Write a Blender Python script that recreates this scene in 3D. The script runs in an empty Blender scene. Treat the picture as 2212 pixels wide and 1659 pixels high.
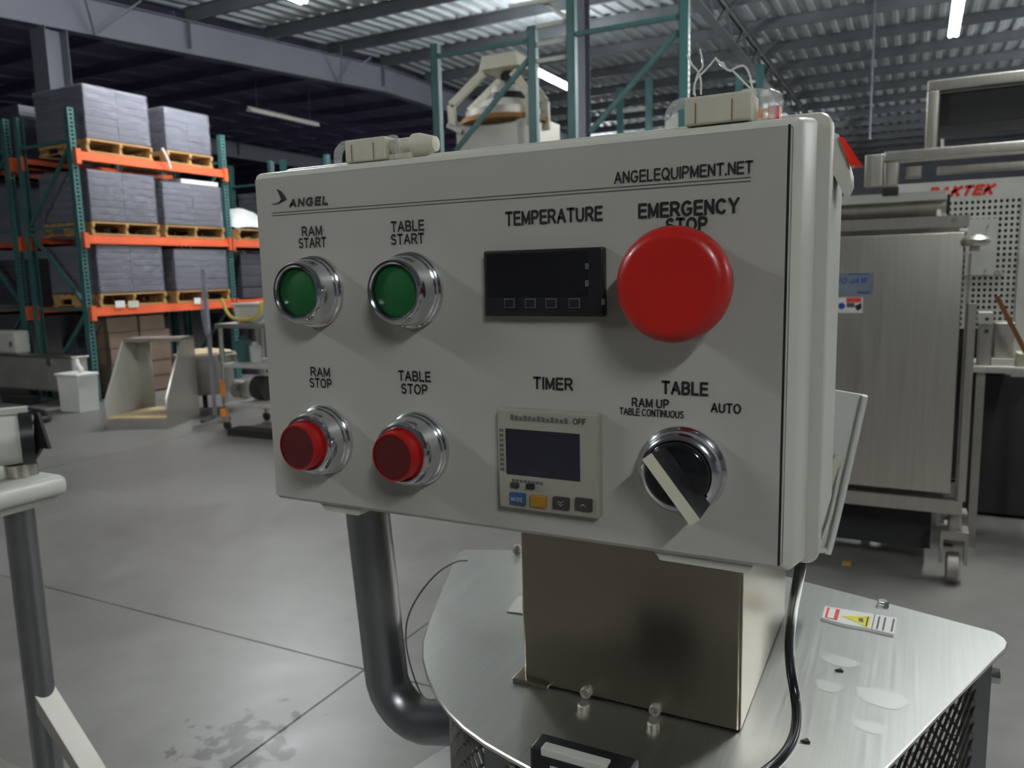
import bpy, bmesh, math, random
from mathutils import Vector, Matrix
random.seed(7)
C = bpy.context.scene.collection
PI = math.pi

# ------------------------------------------------------------------ camera
H = 1.55
FPX, YAW, PITCH, ROLL = 1693.05, .4765, .1410, -.0242
CXP, CYP = 1106.0, 829.5
fwd = Vector((-math.sin(YAW)*math.cos(PITCH), math.cos(YAW)*math.cos(PITCH), -math.sin(PITCH)))
r0 = Vector((math.cos(YAW), math.sin(YAW), 0)); u0 = r0.cross(fwd)
right = r0*math.cos(ROLL)+u0*math.sin(ROLL); up = u0*math.cos(ROLL)-r0*math.sin(ROLL)
cam = bpy.data.cameras.new('camera'); co = bpy.data.objects.new('camera', cam); C.objects.link(co)
co.matrix_world = Matrix(((right.x, up.x, -fwd.x, 0), (right.y, up.y, -fwd.y, 0), (right.z, up.z, -fwd.z, H), (0, 0, 0, 1)))
cam.sensor_width = 36; cam.lens = FPX/2212*36; cam.clip_start = .02; cam.clip_end = 200
cam.dof.use_dof = True; cam.dof.focus_distance = .57; cam.dof.aperture_fstop = 15
sc = bpy.context.scene; sc.camera = co
vs = sc.view_settings
vs.view_transform = 'Standard'; vs.look = 'None'; vs.gamma = 1; vs.use_curve_mapping = False
vs.exposure = 0.6
# ------------------------------------------------------------------ world
w = bpy.data.worlds.new('world'); sc.world = w; w.use_nodes = True
bg = w.node_tree.nodes['Background']; bg.inputs[0].default_value = (.20, .23, .30, 1); bg.inputs[1].default_value = .05
LAMP_POWER = 135.0

def ray(x, y): return fwd+right*((x-CXP)/FPX)-up*((y-CYP)/FPX)
def PX(x, y, X): d = ray(x, y); q = d*(X/d.x); return Vector((q.x, q.y, q.z+H))
def PY(x, y, Y): d = ray(x, y); q = d*(Y/d.y); return Vector((q.x, q.y, q.z+H))
def PZ(x, y, Z): d = ray(x, y); q = d*((Z-H)/d.z); return Vector((q.x, q.y, q.z+H))

# ------------------------------------------------------------------ materials
def lnk(nt, a, b): nt.links.new(a, b)
def mat(name, col, rough=.5, metal=0., var=.12, vscale=8., bump=0., bscale=60., stretch=None, rvar=0., coat=0., trans=0., stain=None):
    m = bpy.data.materials.new(name); m.use_nodes = True; nt = m.node_tree; b = nt.nodes['Principled BSDF']
    b.inputs['Metallic'].default_value = metal; b.inputs['Roughness'].default_value = rough
    if coat: b.inputs['Coat Weight'].default_value = coat; b.inputs['Coat Roughness'].default_value = .1
    if trans: b.inputs['Transmission Weight'].default_value = trans
    tc = nt.nodes.new('ShaderNodeTexCoord'); mp = nt.nodes.new('ShaderNodeMapping'); lnk(nt, tc.outputs['Object'], mp.inputs[0])
    if stretch: mp.inputs['Scale'].default_value = stretch
    n = nt.nodes.new('ShaderNodeTexNoise'); n.inputs['Scale'].default_value = vscale; n.inputs['Detail'].default_value = 5; lnk(nt, mp.outputs[0], n.inputs['Vector'])
    mx = nt.nodes.new('ShaderNodeMix'); mx.data_type = 'RGBA'
    c1 = [min(1, c*(1-var)) for c in col]; c2 = [min(1, c*(1+var)) for c in col]
    if stain: c1 = list(stain)
    mx.inputs[6].default_value = (*c1, 1); mx.inputs[7].default_value = (*c2, 1)
    rp = nt.nodes.new('ShaderNodeMapRange'); rp.inputs[1].default_value = .3; rp.inputs[2].default_value = .7
    lnk(nt, n.outputs[0], rp.inputs[0]); lnk(nt, rp.outputs[0], mx.inputs[0]); lnk(nt, mx.outputs[2], b.inputs['Base Color'])
    if rvar:
        r = nt.nodes.new('ShaderNodeMapRange'); r.inputs[1].default_value = .3; r.inputs[2].default_value = .7
        r.inputs[3].default_value = max(.02, rough-rvar); r.inputs[4].default_value = rough+rvar
        lnk(nt, n.outputs[0], r.inputs[0]); lnk(nt, r.outputs[0], b.inputs['Roughness'])
    if bump:
        n2 = nt.nodes.new('ShaderNodeTexNoise'); n2.inputs['Scale'].default_value = bscale; n2.inputs['Detail'].default_value = 4; lnk(nt, mp.outputs[0], n2.inputs['Vector'])
        bp = nt.nodes.new('ShaderNodeBump'); bp.inputs['Strength'].default_value = bump; bp.inputs['Distance'].default_value = .01
        lnk(nt, n2.outputs[0], bp.inputs['Height']); lnk(nt, bp.outputs[0], b.inputs['Normal'])
    return m
def emit(name, col, s):
    m = bpy.data.materials.new(name); m.use_nodes = True; nt = m.node_tree; b = nt.nodes['Principled BSDF']
    b.inputs['Base Color'].default_value = (.8, .8, .8, 1); b.inputs['Emission Color'].default_value = (*col, 1); b.inputs['Emission Strength'].default_value = s
    return m
M = {}
M['poly'] = mat('grey_polycarbonate', (.56, .565, .49), .38, var=.04, vscale=5, bump=.04, bscale=500)
M['label'] = mat('label_film', (.40, .39, .345), .42, var=.05, vscale=6, bump=.03, bscale=900)
M['ink'] = mat('black_ink', (.012, .012, .014), .5)
M['thinink'] = mat('grey_ink', (.10, .10, .095), .5)
M['chrome'] = mat('chrome', (.72, .73, .75), .12, 1., var=.03, rvar=.04)
M['green'] = mat('green_cap', (.004, .095, .020), .45, var=.06)
M['red'] = mat('red_cap', (.46, .012, .007), .34, var=.06, coat=.15)
M['redbtn'] = mat('red_button_side', (.40, .006, .006), .3, var=.05)
M['darkred'] = mat('dark_red_face', (.085, .006, .008), .4, var=.05)
M['black'] = mat('black_plastic', (.012, .012, .014), .35, var=.1)
M['gloss_black'] = mat('glossy_black', (.008, .008, .009), .12, var=.1)
M['screen'] = mat('dark_screen', (.018, .018, .026), .25, var=.1)
M['cream'] = mat('cream_plastic', (.62, .60, .47), .45, var=.05, vscale=20)
M['timer'] = mat('timer_bezel', (.30, .29, .235), .45, var=.04)
M['blue'] = mat('blue_key', (.02, .07, .15), .4)
M['amber'] = mat('amber_key', (.27, .14, .012), .4)
M['brownkey'] = mat('brown_key', (.035, .027, .027), .4)
M['keyink'] = mat('pale_key_ink', (.35, .38, .40), .5)
M['dimink'] = mat('dim_key_ink', (.10, .105, .11), .5)
M['steel'] = mat('brushed_steel_column', (.35, .315, .25), .28, 1., var=.012, vscale=1., stretch=(220, 220, 3), rvar=.004)
M['plate'] = mat('brushed_steel_plate', (.56, .565, .53), .38, 1., var=.05, vscale=1.2, stretch=(300, 6, 3), rvar=.035)
M['steelx'] = mat('brushed_steel_far', (.54, .515, .455), .38, 1., var=.06, vscale=2, stretch=(30, 30, 1.2), rvar=.04)
M['dullsteel'] = mat('dull_steel', (.40, .38, .34), .5, .8, var=.2, vscale=6, bump=.1, bscale=40)
M['satin'] = mat('satin_steel_sheet', (.36, .34, .31), .5, .5, var=.15, vscale=3)
M['tube'] = mat('dark_tube_steel', (.24, .24, .25), .34, .9, var=.08)
M['cable'] = mat('black_cable', (.012, .012, .014), .22, var=.1, coat=.4)
M['wire'] = mat('grey_wire', (.10, .10, .09), .5)
M['mesh'] = mat('expanded_steel', (.16, .15, .13), .45, .8, var=.2, vscale=30)
M['dark'] = mat('dark_machine', (.02, .02, .02), .6)
M['white'] = mat('white_plastic', (.62, .63, .61), .35, var=.05, vscale=4)
M['gwhite'] = mat('off_white_enamel', (.50, .50, .45), .4, var=.06)
M['rust'] = mat('rust_line', (.25, .12, .03), .7)
M['lockbeige'] = mat('aged_beige_plastic', (.52, .50, .39), .5, var=.08, vscale=30)
M['orange'] = mat('orange_paint', (.78, .13, .04), .45, var=.12, vscale=3)
M['teal'] = mat('green_paint', (.045, .135, .13), .4, var=.15, vscale=4, bump=.05)
M['wood'] = mat('pallet_wood', (.46, .27, .10), .75, var=.25, vscale=3, stretch=(8, 1, 8), bump=.2, bscale=30)
M['ply'] = mat('plywood', (.60, .46, .28), .7, var=.15, vscale=5)
M['carton'] = mat('grey_packed_sheet', (.115, .115, .145), .45, var=.15, vscale=4, bump=.12, bscale=12, stretch=(1, 1, 8))
M['dcarton'] = mat('dark_packed_sheet', (.05, .05, .062), .55, var=.2, vscale=4, bump=.2, bscale=12)
M['brownbox'] = mat('brown_cardboard', (.17, .12, .085), .8, var=.15, vscale=3)
M['girder'] = mat('grey_primer', (.15, .155, .19), .55, var=.06, vscale=1)
M['purlin'] = mat('galvanised_purlin', (.13, .14, .15), .5, .3, var=.15, vscale=2)
M['deck'] = mat('galvanised_deck', (.35, .385, .40), .5, .2, var=.16, vscale=1.5)
M['deckdark'] = mat('shade_tinted_deck', (.16, .15, .27), .75, var=.2, vscale=1.5)  # shade of the unlit left bay put into the deck colour
M['wall'] = mat('grey_metal_wall', (.26, .27, .31), .6, var=.1, vscale=1)
M['tubeoff'] = mat('unlit_lamp_glass', (.75, .72, .70), .3)
M['yellow'] = mat('yellow_hose', (.72, .52, .06), .4)
M['brownstick'] = mat('varnished_wood', (.22, .08, .02), .5, var=.2)
M['redpaint'] = mat('red_lettering', (.62, .03, .02), .5)
M['redplastic'] = mat('bright_red_plastic', (.85, .03, .015), .3)
M['orangep'] = mat('orange_plastic', (.70, .25, .04), .4)
M['stick_blue'] = mat('pale_blue_sticker', (.20, .24, .28), .45)
M['stick_ink'] = mat('blue_ink', (.03, .08, .35), .5)
M['swhite'] = mat('white_sticker', (.80, .80, .76), .45, var=.03)
M['sred'] = mat('sticker_red', (.75, .06, .05), .5)
M['syellow'] = mat('sticker_yellow', (.78, .70, .03), .5)
M['lavgrey'] = mat('grey_sleeve', (.30, .30, .36), .5, var=.2)
M['lamp'] = emit('lit_tube', (.95, .985, 1.), LAMP_POWER)
M['yleaf'] = mat('dry_yellow_scrap', (.5, .33, .08), .7)
def clear_mat(name, col, alpha, rough=.15):
    m = bpy.data.materials.new(name); m.use_nodes = True; nt = m.node_tree; b = nt.nodes['Principled BSDF']; out = nt.nodes['Material Output']
    b.inputs['Base Color'].default_value = (*col, 1); b.inputs['Roughness'].default_value = rough
    t = nt.nodes.new('ShaderNodeBsdfTransparent'); mx = nt.nodes.new('ShaderNodeMixShader')
    tc = nt.nodes.new('ShaderNodeTexCoord'); mp = nt.nodes.new('ShaderNodeMapping'); mp.inputs['Rotation'].default_value = (.5, .4, .6); mp.inputs['Scale'].default_value = (1, 2.5, 5)
    n = nt.nodes.new('ShaderNodeTexNoise'); n.inputs['Scale'].default_value = 3.2; n.inputs['Detail'].default_value = 6; n.inputs['Distortion'].default_value = .8
    lnk(nt, tc.outputs['Object'], mp.inputs[0]); lnk(nt, mp.outputs[0], n.inputs['Vector'])
    mr = nt.nodes.new('ShaderNodeMapRange'); mr.inputs[1].default_value = .35; mr.inputs[2].default_value = .7; mr.inputs[3].default_value = alpha*.55; mr.inputs[4].default_value = min(1, alpha*1.5)
    lnk(nt, n.outputs[0], mr.inputs[0])
    bp = nt.nodes.new('ShaderNodeBump'); bp.inputs['Strength'].default_value = .5; bp.inputs['Distance'].default_value = .03; lnk(nt, n.outputs[0], bp.inputs['Height']); lnk(nt, bp.outputs[0], b.inputs['Normal'])
    lnk(nt, mr.outputs[0], mx.inputs[0]); lnk(nt, t.outputs[0], mx.inputs[1]); lnk(nt, b.outputs[0], mx.inputs[2]); lnk(nt, mx.outputs[0], out.inputs[0])
    return m
M['film'] = clear_mat('stretch_film', (.34, .34, .40), .34, .2)
M['clear'] = clear_mat('clear_plastic', (.85, .86, .82), .26, .06)
M['clearwire'] = clear_mat('clear_strand', (.8, .82, .78), .7, .1)

# ------------------------------------------------------------------ mesh helpers
class B:
    def __init__(s): s.v = []; s.f = []; s.sm = []
    def add(s, vs_, fs, smooth=False):
        o = len(s.v); s.v += [Vector(p) for p in vs_]
        for f in fs: s.f.append([i+o for i in f]); s.sm.append(smooth)
        return s
    def box(s, x0, x1, y0, y1, z0, z1, R=None):
        p = [Vector((x, y, z)) for z in (z0, z1) for y in (y0, y1) for x in (x0, x1)]
        if R: p = [R @ q for q in p]
        return s.add(p, [(0, 2, 3, 1), (4, 5, 7, 6), (0, 1, 5, 4), (2, 6, 7, 3), (0, 4, 6, 2), (1, 3, 7, 5)])
    def rbox(s, x0, x1, y0, y1, z0, z1, r=.004, R=None):
        """box with all edges rounded"""
        bm = bmesh.new(); bmesh.ops.create_cube(bm, size=1)
        for v in bm.verts: v.co = Vector(((x0+x1)/2+v.co.x*(x1-x0), (y0+y1)/2+v.co.y*(y1-y0), (z0+z1)/2+v.co.z*(z1-z0)))
        bmesh.ops.bevel(bm, geom=list(bm.edges), offset=r, segments=3, affect='EDGES', profile=.6)
        bm.verts.ensure_lookup_table()
        p = [R @ v.co if R else v.co.copy() for v in bm.verts]
        s.add(p, [[v.index for v in f.verts] for f in bm.faces], True); bm.free(); return s
    def quad(s, a, b, c, d, t):
        """slab from four corners, thickness vector t"""
        a, b, c, d, t = map(Vector, (a, b, c, d, t))
        return s.add([a, b, c, d, a+t, b+t, c+t, d+t], [(0, 1, 2, 3), (7, 6, 5, 4), (0, 4, 5, 1), (1, 5, 6, 2), (2, 6, 7, 3), (3, 7, 4, 0)])
    def prism(s, pts, t):
        t = Vector(t); n = len(pts); p = [Vector(q) for q in pts]
        return s.add(p+[q+t for q in p], [list(range(n))[::-1], list(range(n, 2*n))]+[(i, (i+1) % n, (i+1) % n+n, i+n) for i in range(n)])
    def bar(s, a, b, w=.03, h=None, upv=(0, 0, 1)):
        a = Vector(a); b = Vector(b); h = h or w; d = (b-a).normalized(); u = Vector(upv)
        if abs(d.dot(u)) > .98: u = Vector((0, 1, 0))
        x = d.cross(u).normalized()*(w/2); z = x.cross(d).normalized()*(h/2)
        p = [q+i+j for q in (a, b) for (i, j) in ((-x, -z), (x, -z), (x, z), (-x, z))]
        return s.add(p, [(3, 2, 1, 0), (4, 5, 6, 7), (0, 1, 5, 4), (1, 2, 6, 5), (2, 3, 7, 6), (3, 0, 4, 7)])
    def cyl(s, a, b, r, r2=None, n=20):
        a = Vector(a); b = Vector(b); r2 = r if r2 is None else r2; d = (b-a).normalized()
        u = d.orthogonal().normalized(); v = d.cross(u)
        ring = lambda c, q: [c+(u*math.cos(2*PI*i/n)+v*math.sin(2*PI*i/n))*q for i in range(n)]
        s.add(ring(a, r)+ring(b, r2), [(i, (i+1) % n, (i+1) % n+n, i+n) for i in range(n)], True)
        s.add(ring(a, r), [list(range(n))[::-1]]); s.add(ring(b, r2), [list(range(n))]); return s
    def lathe(s, c, axis, prof, n=40):
        """prof: (distance along axis, radius)"""
        c = Vector(c); d = Vector(axis).normalized(); u = d.orthogonal().normalized(); v = d.cross(u); P = []
        for (t, r) in prof: P += [c+d*t+(u*math.cos(2*PI*i/n)+v*math.sin(2*PI*i/n))*max(r, 1e-5) for i in range(n)]
        F = [(k*n+i, k*n+(i+1) % n, (k+1)*n+(i+1) % n, (k+1)*n+i) for k in range(len(prof)-1) for i in range(n)]
        return s.add(P, F, True)
    def tube(s, pts, r, n=10, smooth=6):
        p = [Vector(q) for q in pts]
        if smooth and len(p) > 2:
            q = [2*p[0]-p[1]]+p+[2*p[-1]-p[-2]]; o = []
            for i in range(1, len(q)-2):
                for k in range(smooth):
                    t = k/smooth; a, b, c, d = q[i-1], q[i], q[i+1], q[i+2]
                    o.append(.5*((2*b)+(c-a)*t+(2*a-5*b+4*c-d)*t*t+(3*b-a-3*c+d)*t**3))
            p = o+[p[-1]]
        P = []; pu = None
        for i, q in enumerate(p):
            d = (p[min(i+1, len(p)-1)]-p[max(i-1, 0)]).normalized()
            u = d.orthogonal().normalized() if pu is None else (pu-d*pu.dot(d)).normalized()
            pu = u; v = d.cross(u); P += [q+(u*math.cos(2*PI*k/n)+v*math.sin(2*PI*k/n))*r for k in range(n)]
        m = len(p); s.add(P, [(k*n+i, k*n+(i+1) % n, (k+1)*n+(i+1) % n, (k+1)*n+i) for k in range(m-1) for i in range(n)], True)
        s.add(P[:n], [list(range(n))[::-1]]); s.add(P[-n:], [list(range(n))]); return s
    def build(s, name, m, parent=None, label=None, cat=None, group=None, kind=None, local=False):
        off = Vector((0, 0, 0))
        if parent is not None and not local:
            q = parent
            while q: off += q.location; q = q.parent
        org = Vector((0, 0, 0))
        if parent is None:
            xs = [v.x for v in s.v]; ys = [v.y for v in s.v]; zs = [v.z for v in s.v]
            org = Vector(((min(xs)+max(xs))/2, (min(ys)+max(ys))/2, min(zs)))
        me = bpy.data.meshes.new(name); me.from_pydata([v-off-org for v in s.v], [], s.f); me.update()
        me.polygons.foreach_set('use_smooth', s.sm)
        bm = bmesh.new(); bm.from_mesh(me); bmesh.ops.recalc_face_normals(bm, faces=bm.faces); bm.to_mesh(me); bm.free()
        me.set_sharp_from_angle(angle=math.radians(38))
        me.materials.append(M[m] if isinstance(m, str) else m)
        o = bpy.data.objects.new(name, me); C.objects.link(o); o.location = org
        if parent is not None: o.parent = parent
        tag(o, label, cat, group, kind); return o
def tag(o, label=None, cat=None, group=None, kind=None):
    if label: o['label'] = label
    if cat: o['category'] = cat
    if group: o['group'] = group
    if kind: o['kind'] = kind
    return o
def thing(name, loc, label, cat, group=None, rz=0):
    o = bpy.data.objects.new(name, None); C.objects.link(o); o.location = loc; o.rotation_euler.z = rz; o.empty_display_size = .1
    return tag(o, label, cat, group)
KIDS = {}
def copy_tree(o, parent=None, loc=None):
    c = o.copy(); C.objects.link(c)
    if parent is not None: c.parent = parent
    if loc is not None: c.location = loc
    for ch in [x for x in C.objects if x.parent is o]: copy_tree(ch, c)
    return c
def box(name, m, a, b, parent=None, **k):
    return B().box(min(a[0], b[0]), max(a[0], b[0]), min(a[1], b[1]), max(a[1], b[1]), min(a[2], b[2]), max(a[2], b[2])).build(name, m, parent, **k)
def rbox(name, m, a, b, r, parent=None, **k):
    return B().rbox(min(a[0], b[0]), max(a[0], b[0]), min(a[1], b[1]), max(a[1], b[1]), min(a[2], b[2]), max(a[2], b[2]), r).build(name, m, parent, **k)
def _arc(cx, cy, rx, ry, a0, a1, n=8): return [(cx+rx*math.cos(math.radians(a0+(a1-a0)*i/n)), cy+ry*math.sin(math.radians(a0+(a1-a0)*i/n))) for i in range(n+1)]
G = {'A': (.72, [[(0, 0), (.36, 1), (.72, 0)], [(.12, .33), (.60, .33)]]),
 'B': (.62, [[(0, 0), (0, 1), (.34, 1)]+_arc(.34, .76, .24, .24, 90, -90)+[(0, .52)], [(.36, .52)]+_arc(.36, .26, .26, .26, 90, -90)+[(0, 0)]]),
 'C': (.70, [_arc(.36, .5, .36, .5, 40, 320, 16)]),
 'D': (.66, [[(0, 0), (0, 1), (.28, 1)]+_arc(.28, .5, .38, .5, 90, -90, 10)+[(0, 0)]]),
 'E': (.56, [[(.56, 1), (0, 1), (0, 0), (.58, 0)], [(0, .52), (.52, .52)]]), 'F': (.54, [[(.54, 1), (0, 1), (0, 0)], [(0, .52), (.46, .52)]]),
 'G': (.74, [_arc(.38, .5, .38, .5, 45, 325, 16)+[(.72, .18), (.72, .45), (.42, .45)]]), 'I': (.0, [[(0, 0), (0, 1)]]),
 'J': (.44, [[(.44, 1), (.44, .25)]+_arc(.22, .25, .22, .25, 0, -180)]), 'K': (.64, [[(0, 0), (0, 1)], [(.6, 1), (0, .4)], [(.2, .58), (.64, 0)]]),
 'L': (.50, [[(0, 1), (0, 0), (.5, 0)]]), 'M': (.74, [[(0, 0), (0, 1), (.37, .08), (.74, 1), (.74, 0)]]), 'N': (.62, [[(0, 0), (0, 1), (.62, 0), (.62, 1)]]),
 'O': (.76, [_arc(.38, .5, .38, .5, 0, 360, 20)]), 'P': (.60, [[(0, 0), (0, 1), (.34, 1)]+_arc(.34, .73, .26, .27, 90, -90)+[(0, .46)]]),
 'Q': (.76, [_arc(.38, .5, .38, .5, 0, 360, 20), [(.46, .22), (.76, -.06)]]),
 'R': (.64, [[(0, 0), (0, 1), (.36, 1)]+_arc(.36, .74, .25, .26, 90, -90)+[(0, .48)], [(.34, .48), (.64, 0)]]),
 'S': (.60, [_arc(.30, .75, .28, .25, 30, 270, 10)+_arc(.30, .25, .30, .25, 90, -155, 10)]),
 'T': (.62, [[(0, 1), (.62, 1)], [(.31, 1), (.31, 0)]]), 'U': (.64, [[(0, 1), (0, .3)]+_arc(.32, .3, .32, .3, 180, 360)+[(.64, 1)]]),
 'W': (1.0, [[(0, 1), (.25, 0), (.5, 1), (.75, 0), (1., 1)]]), 'X': (.66, [[(0, 0), (.66, 1)], [(0, 1), (.66, 0)]]), 'Y': (.68, [[(0, 1), (.34, .45), (.68, 1)], [(.34, .45), (.34, 0)]]),
 '.': (.0, [[(0, 0), (0, .04)]])}
def text(s, c, wdt, hgt, m, parent, y=None, ux=Vector((1, 0, 0)), uz=Vector((0, 0, 1)), name='lettering', depth=.0003, bold=0., shear=0., sw=None):
    """block capitals drawn as strokes, centred on c"""
    s = s.upper(); sw = sw or .15+bold*2; x = 0; segs = []
    for ch in s:
        if ch == ' ': x += .38; continue
        w0, ps = G[ch]
        for p in ps: segs.append([(x+px+shear*py, py) for px, py in p])
        x += w0+sw+.13
    tot = x-.13-sw; sx = (wdt-sw*hgt*.8)/tot; sy = (hgt*(1-sw)); c = Vector(c); b = B(); nn = ux.cross(uz).normalized()
    hw = sw*hgt/2
    def W(p): return Vector(((p[0]-tot/2)*sx, (p[1]-.5)*sy))
    for sg in segs:
        q = [W(p) for p in sg]
        for i in range(len(q)-1):
            a, e = q[i], q[i+1]; d = (e-a)
            if d.length < 1e-9: continue
            d.normalize(); k = Vector((-d.y, d.x))*hw*.92; ex = d*hw*(.85 if len(q) < 7 else .35)
            if i > 0: a = a-d*hw*.5
            else: a = a-ex
            e = e+(ex if i == len(q)-2 else d*hw*.5)
            P = [a-k, e-k, e+k, a+k]
            b.add([c+ux*p.x+uz*p.y+nn*depth*(1+.02*i) for p in P], [(0, 1, 2, 3)])
    return b.build(name, m, parent)
# ================================================================== SETTING
# floor: slabs with recessed joints
fl = B().box(-45, 16, -14, 47, -.2, -.012).build('floor', 'dark', kind='structure')
def floor_mat():
    m = bpy.data.materials.new('polished_concrete'); m.use_nodes = True; nt = m.node_tree; b = nt.nodes['Principled BSDF']
    geo = nt.nodes.new('ShaderNodeNewGeometry')
    def noise(sc_, det=6, dist=0.):
        n = nt.nodes.new('ShaderNodeTexNoise'); n.inputs['Scale'].default_value = sc_; n.inputs['Detail'].default_value = det; n.inputs['Distortion'].default_value = dist
        lnk(nt, geo.outputs['Position'], n.inputs['Vector']); return n
    n1 = noise(.9, 8, .4); n2 = noise(7, 8); n3 = noise(14, 4, .3)
    cr = nt.nodes.new('ShaderNodeValToRGB'); e = cr.color_ramp.elements
    e[0].position = .3; e[0].color = (.14, .132, .123, 1); e[1].position = .72; e[1].color = (.235, .225, .21, 1)
    mix = nt.nodes.new('ShaderNodeMix'); mix.inputs[0].default_value = .4; lnk(nt, n1.outputs[0], mix.inputs[2]); lnk(nt, n2.outputs[0], mix.inputs[3]); lnk(nt, mix.outputs[0], cr.inputs[0])
    # wet-looking splotches near the machine
    vd = nt.nodes.new('ShaderNodeVectorMath'); vd.operation = 'DISTANCE'; lnk(nt, geo.outputs['Position'], vd.inputs[0]); vd.inputs[1].default_value = tuple(PZ(520, 1610, 0))
    r1 = nt.nodes.new('ShaderNodeMapRange'); r1.inputs[1].default_value = .1; r1.inputs[2].default_value = .62; r1.inputs[3].default_value = .62; r1.inputs[4].default_value = 0; lnk(nt, vd.outputs['Value'], r1.inputs[0])
    ad = nt.nodes.new('ShaderNodeMath'); ad.operation = 'ADD'; lnk(nt, r1.outputs[0], ad.inputs[0]); lnk(nt, n3.outputs[0], ad.inputs[1])
    r2 = nt.nodes.new('ShaderNodeMapRange'); r2.inputs[1].default_value = 1.04; r2.inputs[2].default_value = 1.12; lnk(nt, ad.outputs[0], r2.inputs[0])
    mx = nt.nodes.new('ShaderNodeMix'); mx.data_type = 'RGBA'; lnk(nt, r2.outputs[0], mx.inputs[0]); lnk(nt, cr.outputs[0], mx.inputs[6]); mx.inputs[7].default_value = (.06, .055, .05, 1)
    lnk(nt, mx.outputs[2], b.inputs['Base Color'])
    rr = nt.nodes.new('ShaderNodeMapRange'); rr.inputs[1].default_value = .3; rr.inputs[2].default_value = .7; rr.inputs[3].default_value = .30; rr.inputs[4].default_value = .46; lnk(nt, mix.outputs[0], rr.inputs[0]); lnk(nt, rr.outputs[0], b.inputs['Roughness'])
    bp = nt.nodes.new('ShaderNodeBump'); bp.inputs['Strength'].default_value = .15; bp.inputs['Distance'].default_value = .01; lnk(nt, n2.outputs[0], bp.inputs['Height']); lnk(nt, bp.outputs[0], b.inputs['Normal'])
    return m
M['concrete'] = floor_mat()
J = PZ(788, 1446, 0); gx = [J.x+4.6*k for k in range(-9, 4)]; gy = [J.y+4.6*k for k in range(-4, 10)]
for i in range(len(gx)-1):
    for j in range(len(gy)-1):
        g = .004
        B().box(gx[i]+g, gx[i+1]-g, gy[j]+g, gy[j+1]-g, -.012, 0).build('slab', 'concrete', fl)
# walls
def wall(name, a, b):
    return box(name, 'wall', a, b, kind='structure')
wall('wall_back', (-45, 46.8, 0), (16, 47, 7.6)); wall('wall_left', (-45, -14, 0), (-44.8, 46.8, 7.6))
wall('wall_right', (15.8, -14, 0), (16, 46.8, 7.6)); wall('wall_front', (-44.8, -14, 0), (15.8, -13.8, 7.6))
# ceiling: ribbed deck on purlins on steel frames
YR = 17.3
def zd(y): return 7.1+(.078*(y-YR) if y < YR else -.004*(y-YR))
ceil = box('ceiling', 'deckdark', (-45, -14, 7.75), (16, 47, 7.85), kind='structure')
def deck(x0, x1, m, pitch=.32):
    b = B(); prof = []; x = x0
    while x < x1:
        prof += [(x, 0), (x+.10, 0), (x+.125, .055), (x+pitch-.025, .055)]; x += pitch
    P = []
    for y in (-13.8, YR, 46.8): P += [(px, y, zd(y)+dz) for px, dz in prof]
    n = len(prof)
    b.add(P, [(k*n+i, k*n+i+1, (k+1)*n+i+1, (k+1)*n+i) for k in range(2) for i in range(n-1)])
    return b.build('roof_deck', m, ceil)
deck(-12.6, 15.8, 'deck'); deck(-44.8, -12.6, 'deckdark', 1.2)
y = 46.0 ; k = 0
ys = [YR+2.05*i for i in range(-15, 15)]
for y in ys:
    z = zd(y)
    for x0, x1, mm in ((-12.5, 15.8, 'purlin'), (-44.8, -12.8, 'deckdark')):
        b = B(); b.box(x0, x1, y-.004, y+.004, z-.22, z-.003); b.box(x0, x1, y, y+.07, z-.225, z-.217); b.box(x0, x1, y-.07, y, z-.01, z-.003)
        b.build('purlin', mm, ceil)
# insulation / liner strips: pale sheet between every second pair of purlins, with lap seams
def rafter(x, depth=.62, mm='girder', name='rafter'):
    b = B(); P = []
    yy = [-13.7, YR, 46.7]
    for s_ in (-1, 1):
        for y_ in yy: P += [(x+s_*.006, y_, zd(y_)-.22), (x+s_*.006, y_, zd(y_)-.22-depth*(.8 if y_ != YR else 1))]
    F = []
    for s_ in (0, 6):
        for i in range(2): F.append((s_+2*i, s_+2*i+1, s_+2*i+3, s_+2*i+2))
    b.add(P, F)
    r = b.build(name, mm, ceil)
    for tp in (0, 1):
        q = B()
        for i in range(2):
            def zz(y_): return zd(y_)-.225-(depth*(.8 if y_ != YR else 1) if tp else 0)
            q.quad((x-.12, yy[i], zz(yy[i])), (x+.12, yy[i], zz(yy[i])), (x+.12, yy[i+1], zz(yy[i+1])), (x-.12, yy[i+1], zz(yy[i+1])), (0, 0, -.012))
        q.build('rafter_flange', mm, r)
    for y_ in ys:
        q = B(); q.box(x-.11, x+.11, y_-.006, y_+.006, zd(y_)-.22-depth*.8, zd(y_)-.225)
        if abs(y_-9) < 60 and ys.index(y_) % 3 == 0: q.build('stiffener', mm, r)
    return r
R1 = rafter(-12.5)
rafter(-24, .6)
# knee braces hanging from purlins to the rafter, seen as thin V lines
for px_ in (740, 205):
    p = PX(px_, 150 if px_ == 740 else 30, -12.3)
    q = B().bar((-12.36, p.y, zd(p.y)-.82), (-11.9, p.y+.6, zd(p.y)-.2), .03).bar((-12.36, p.y, zd(p.y)-.82), (-11.9, p.y-.5, zd(p.y)-.2), .03)
    q.build('flange_brace', 'purlin', ceil)
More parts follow.
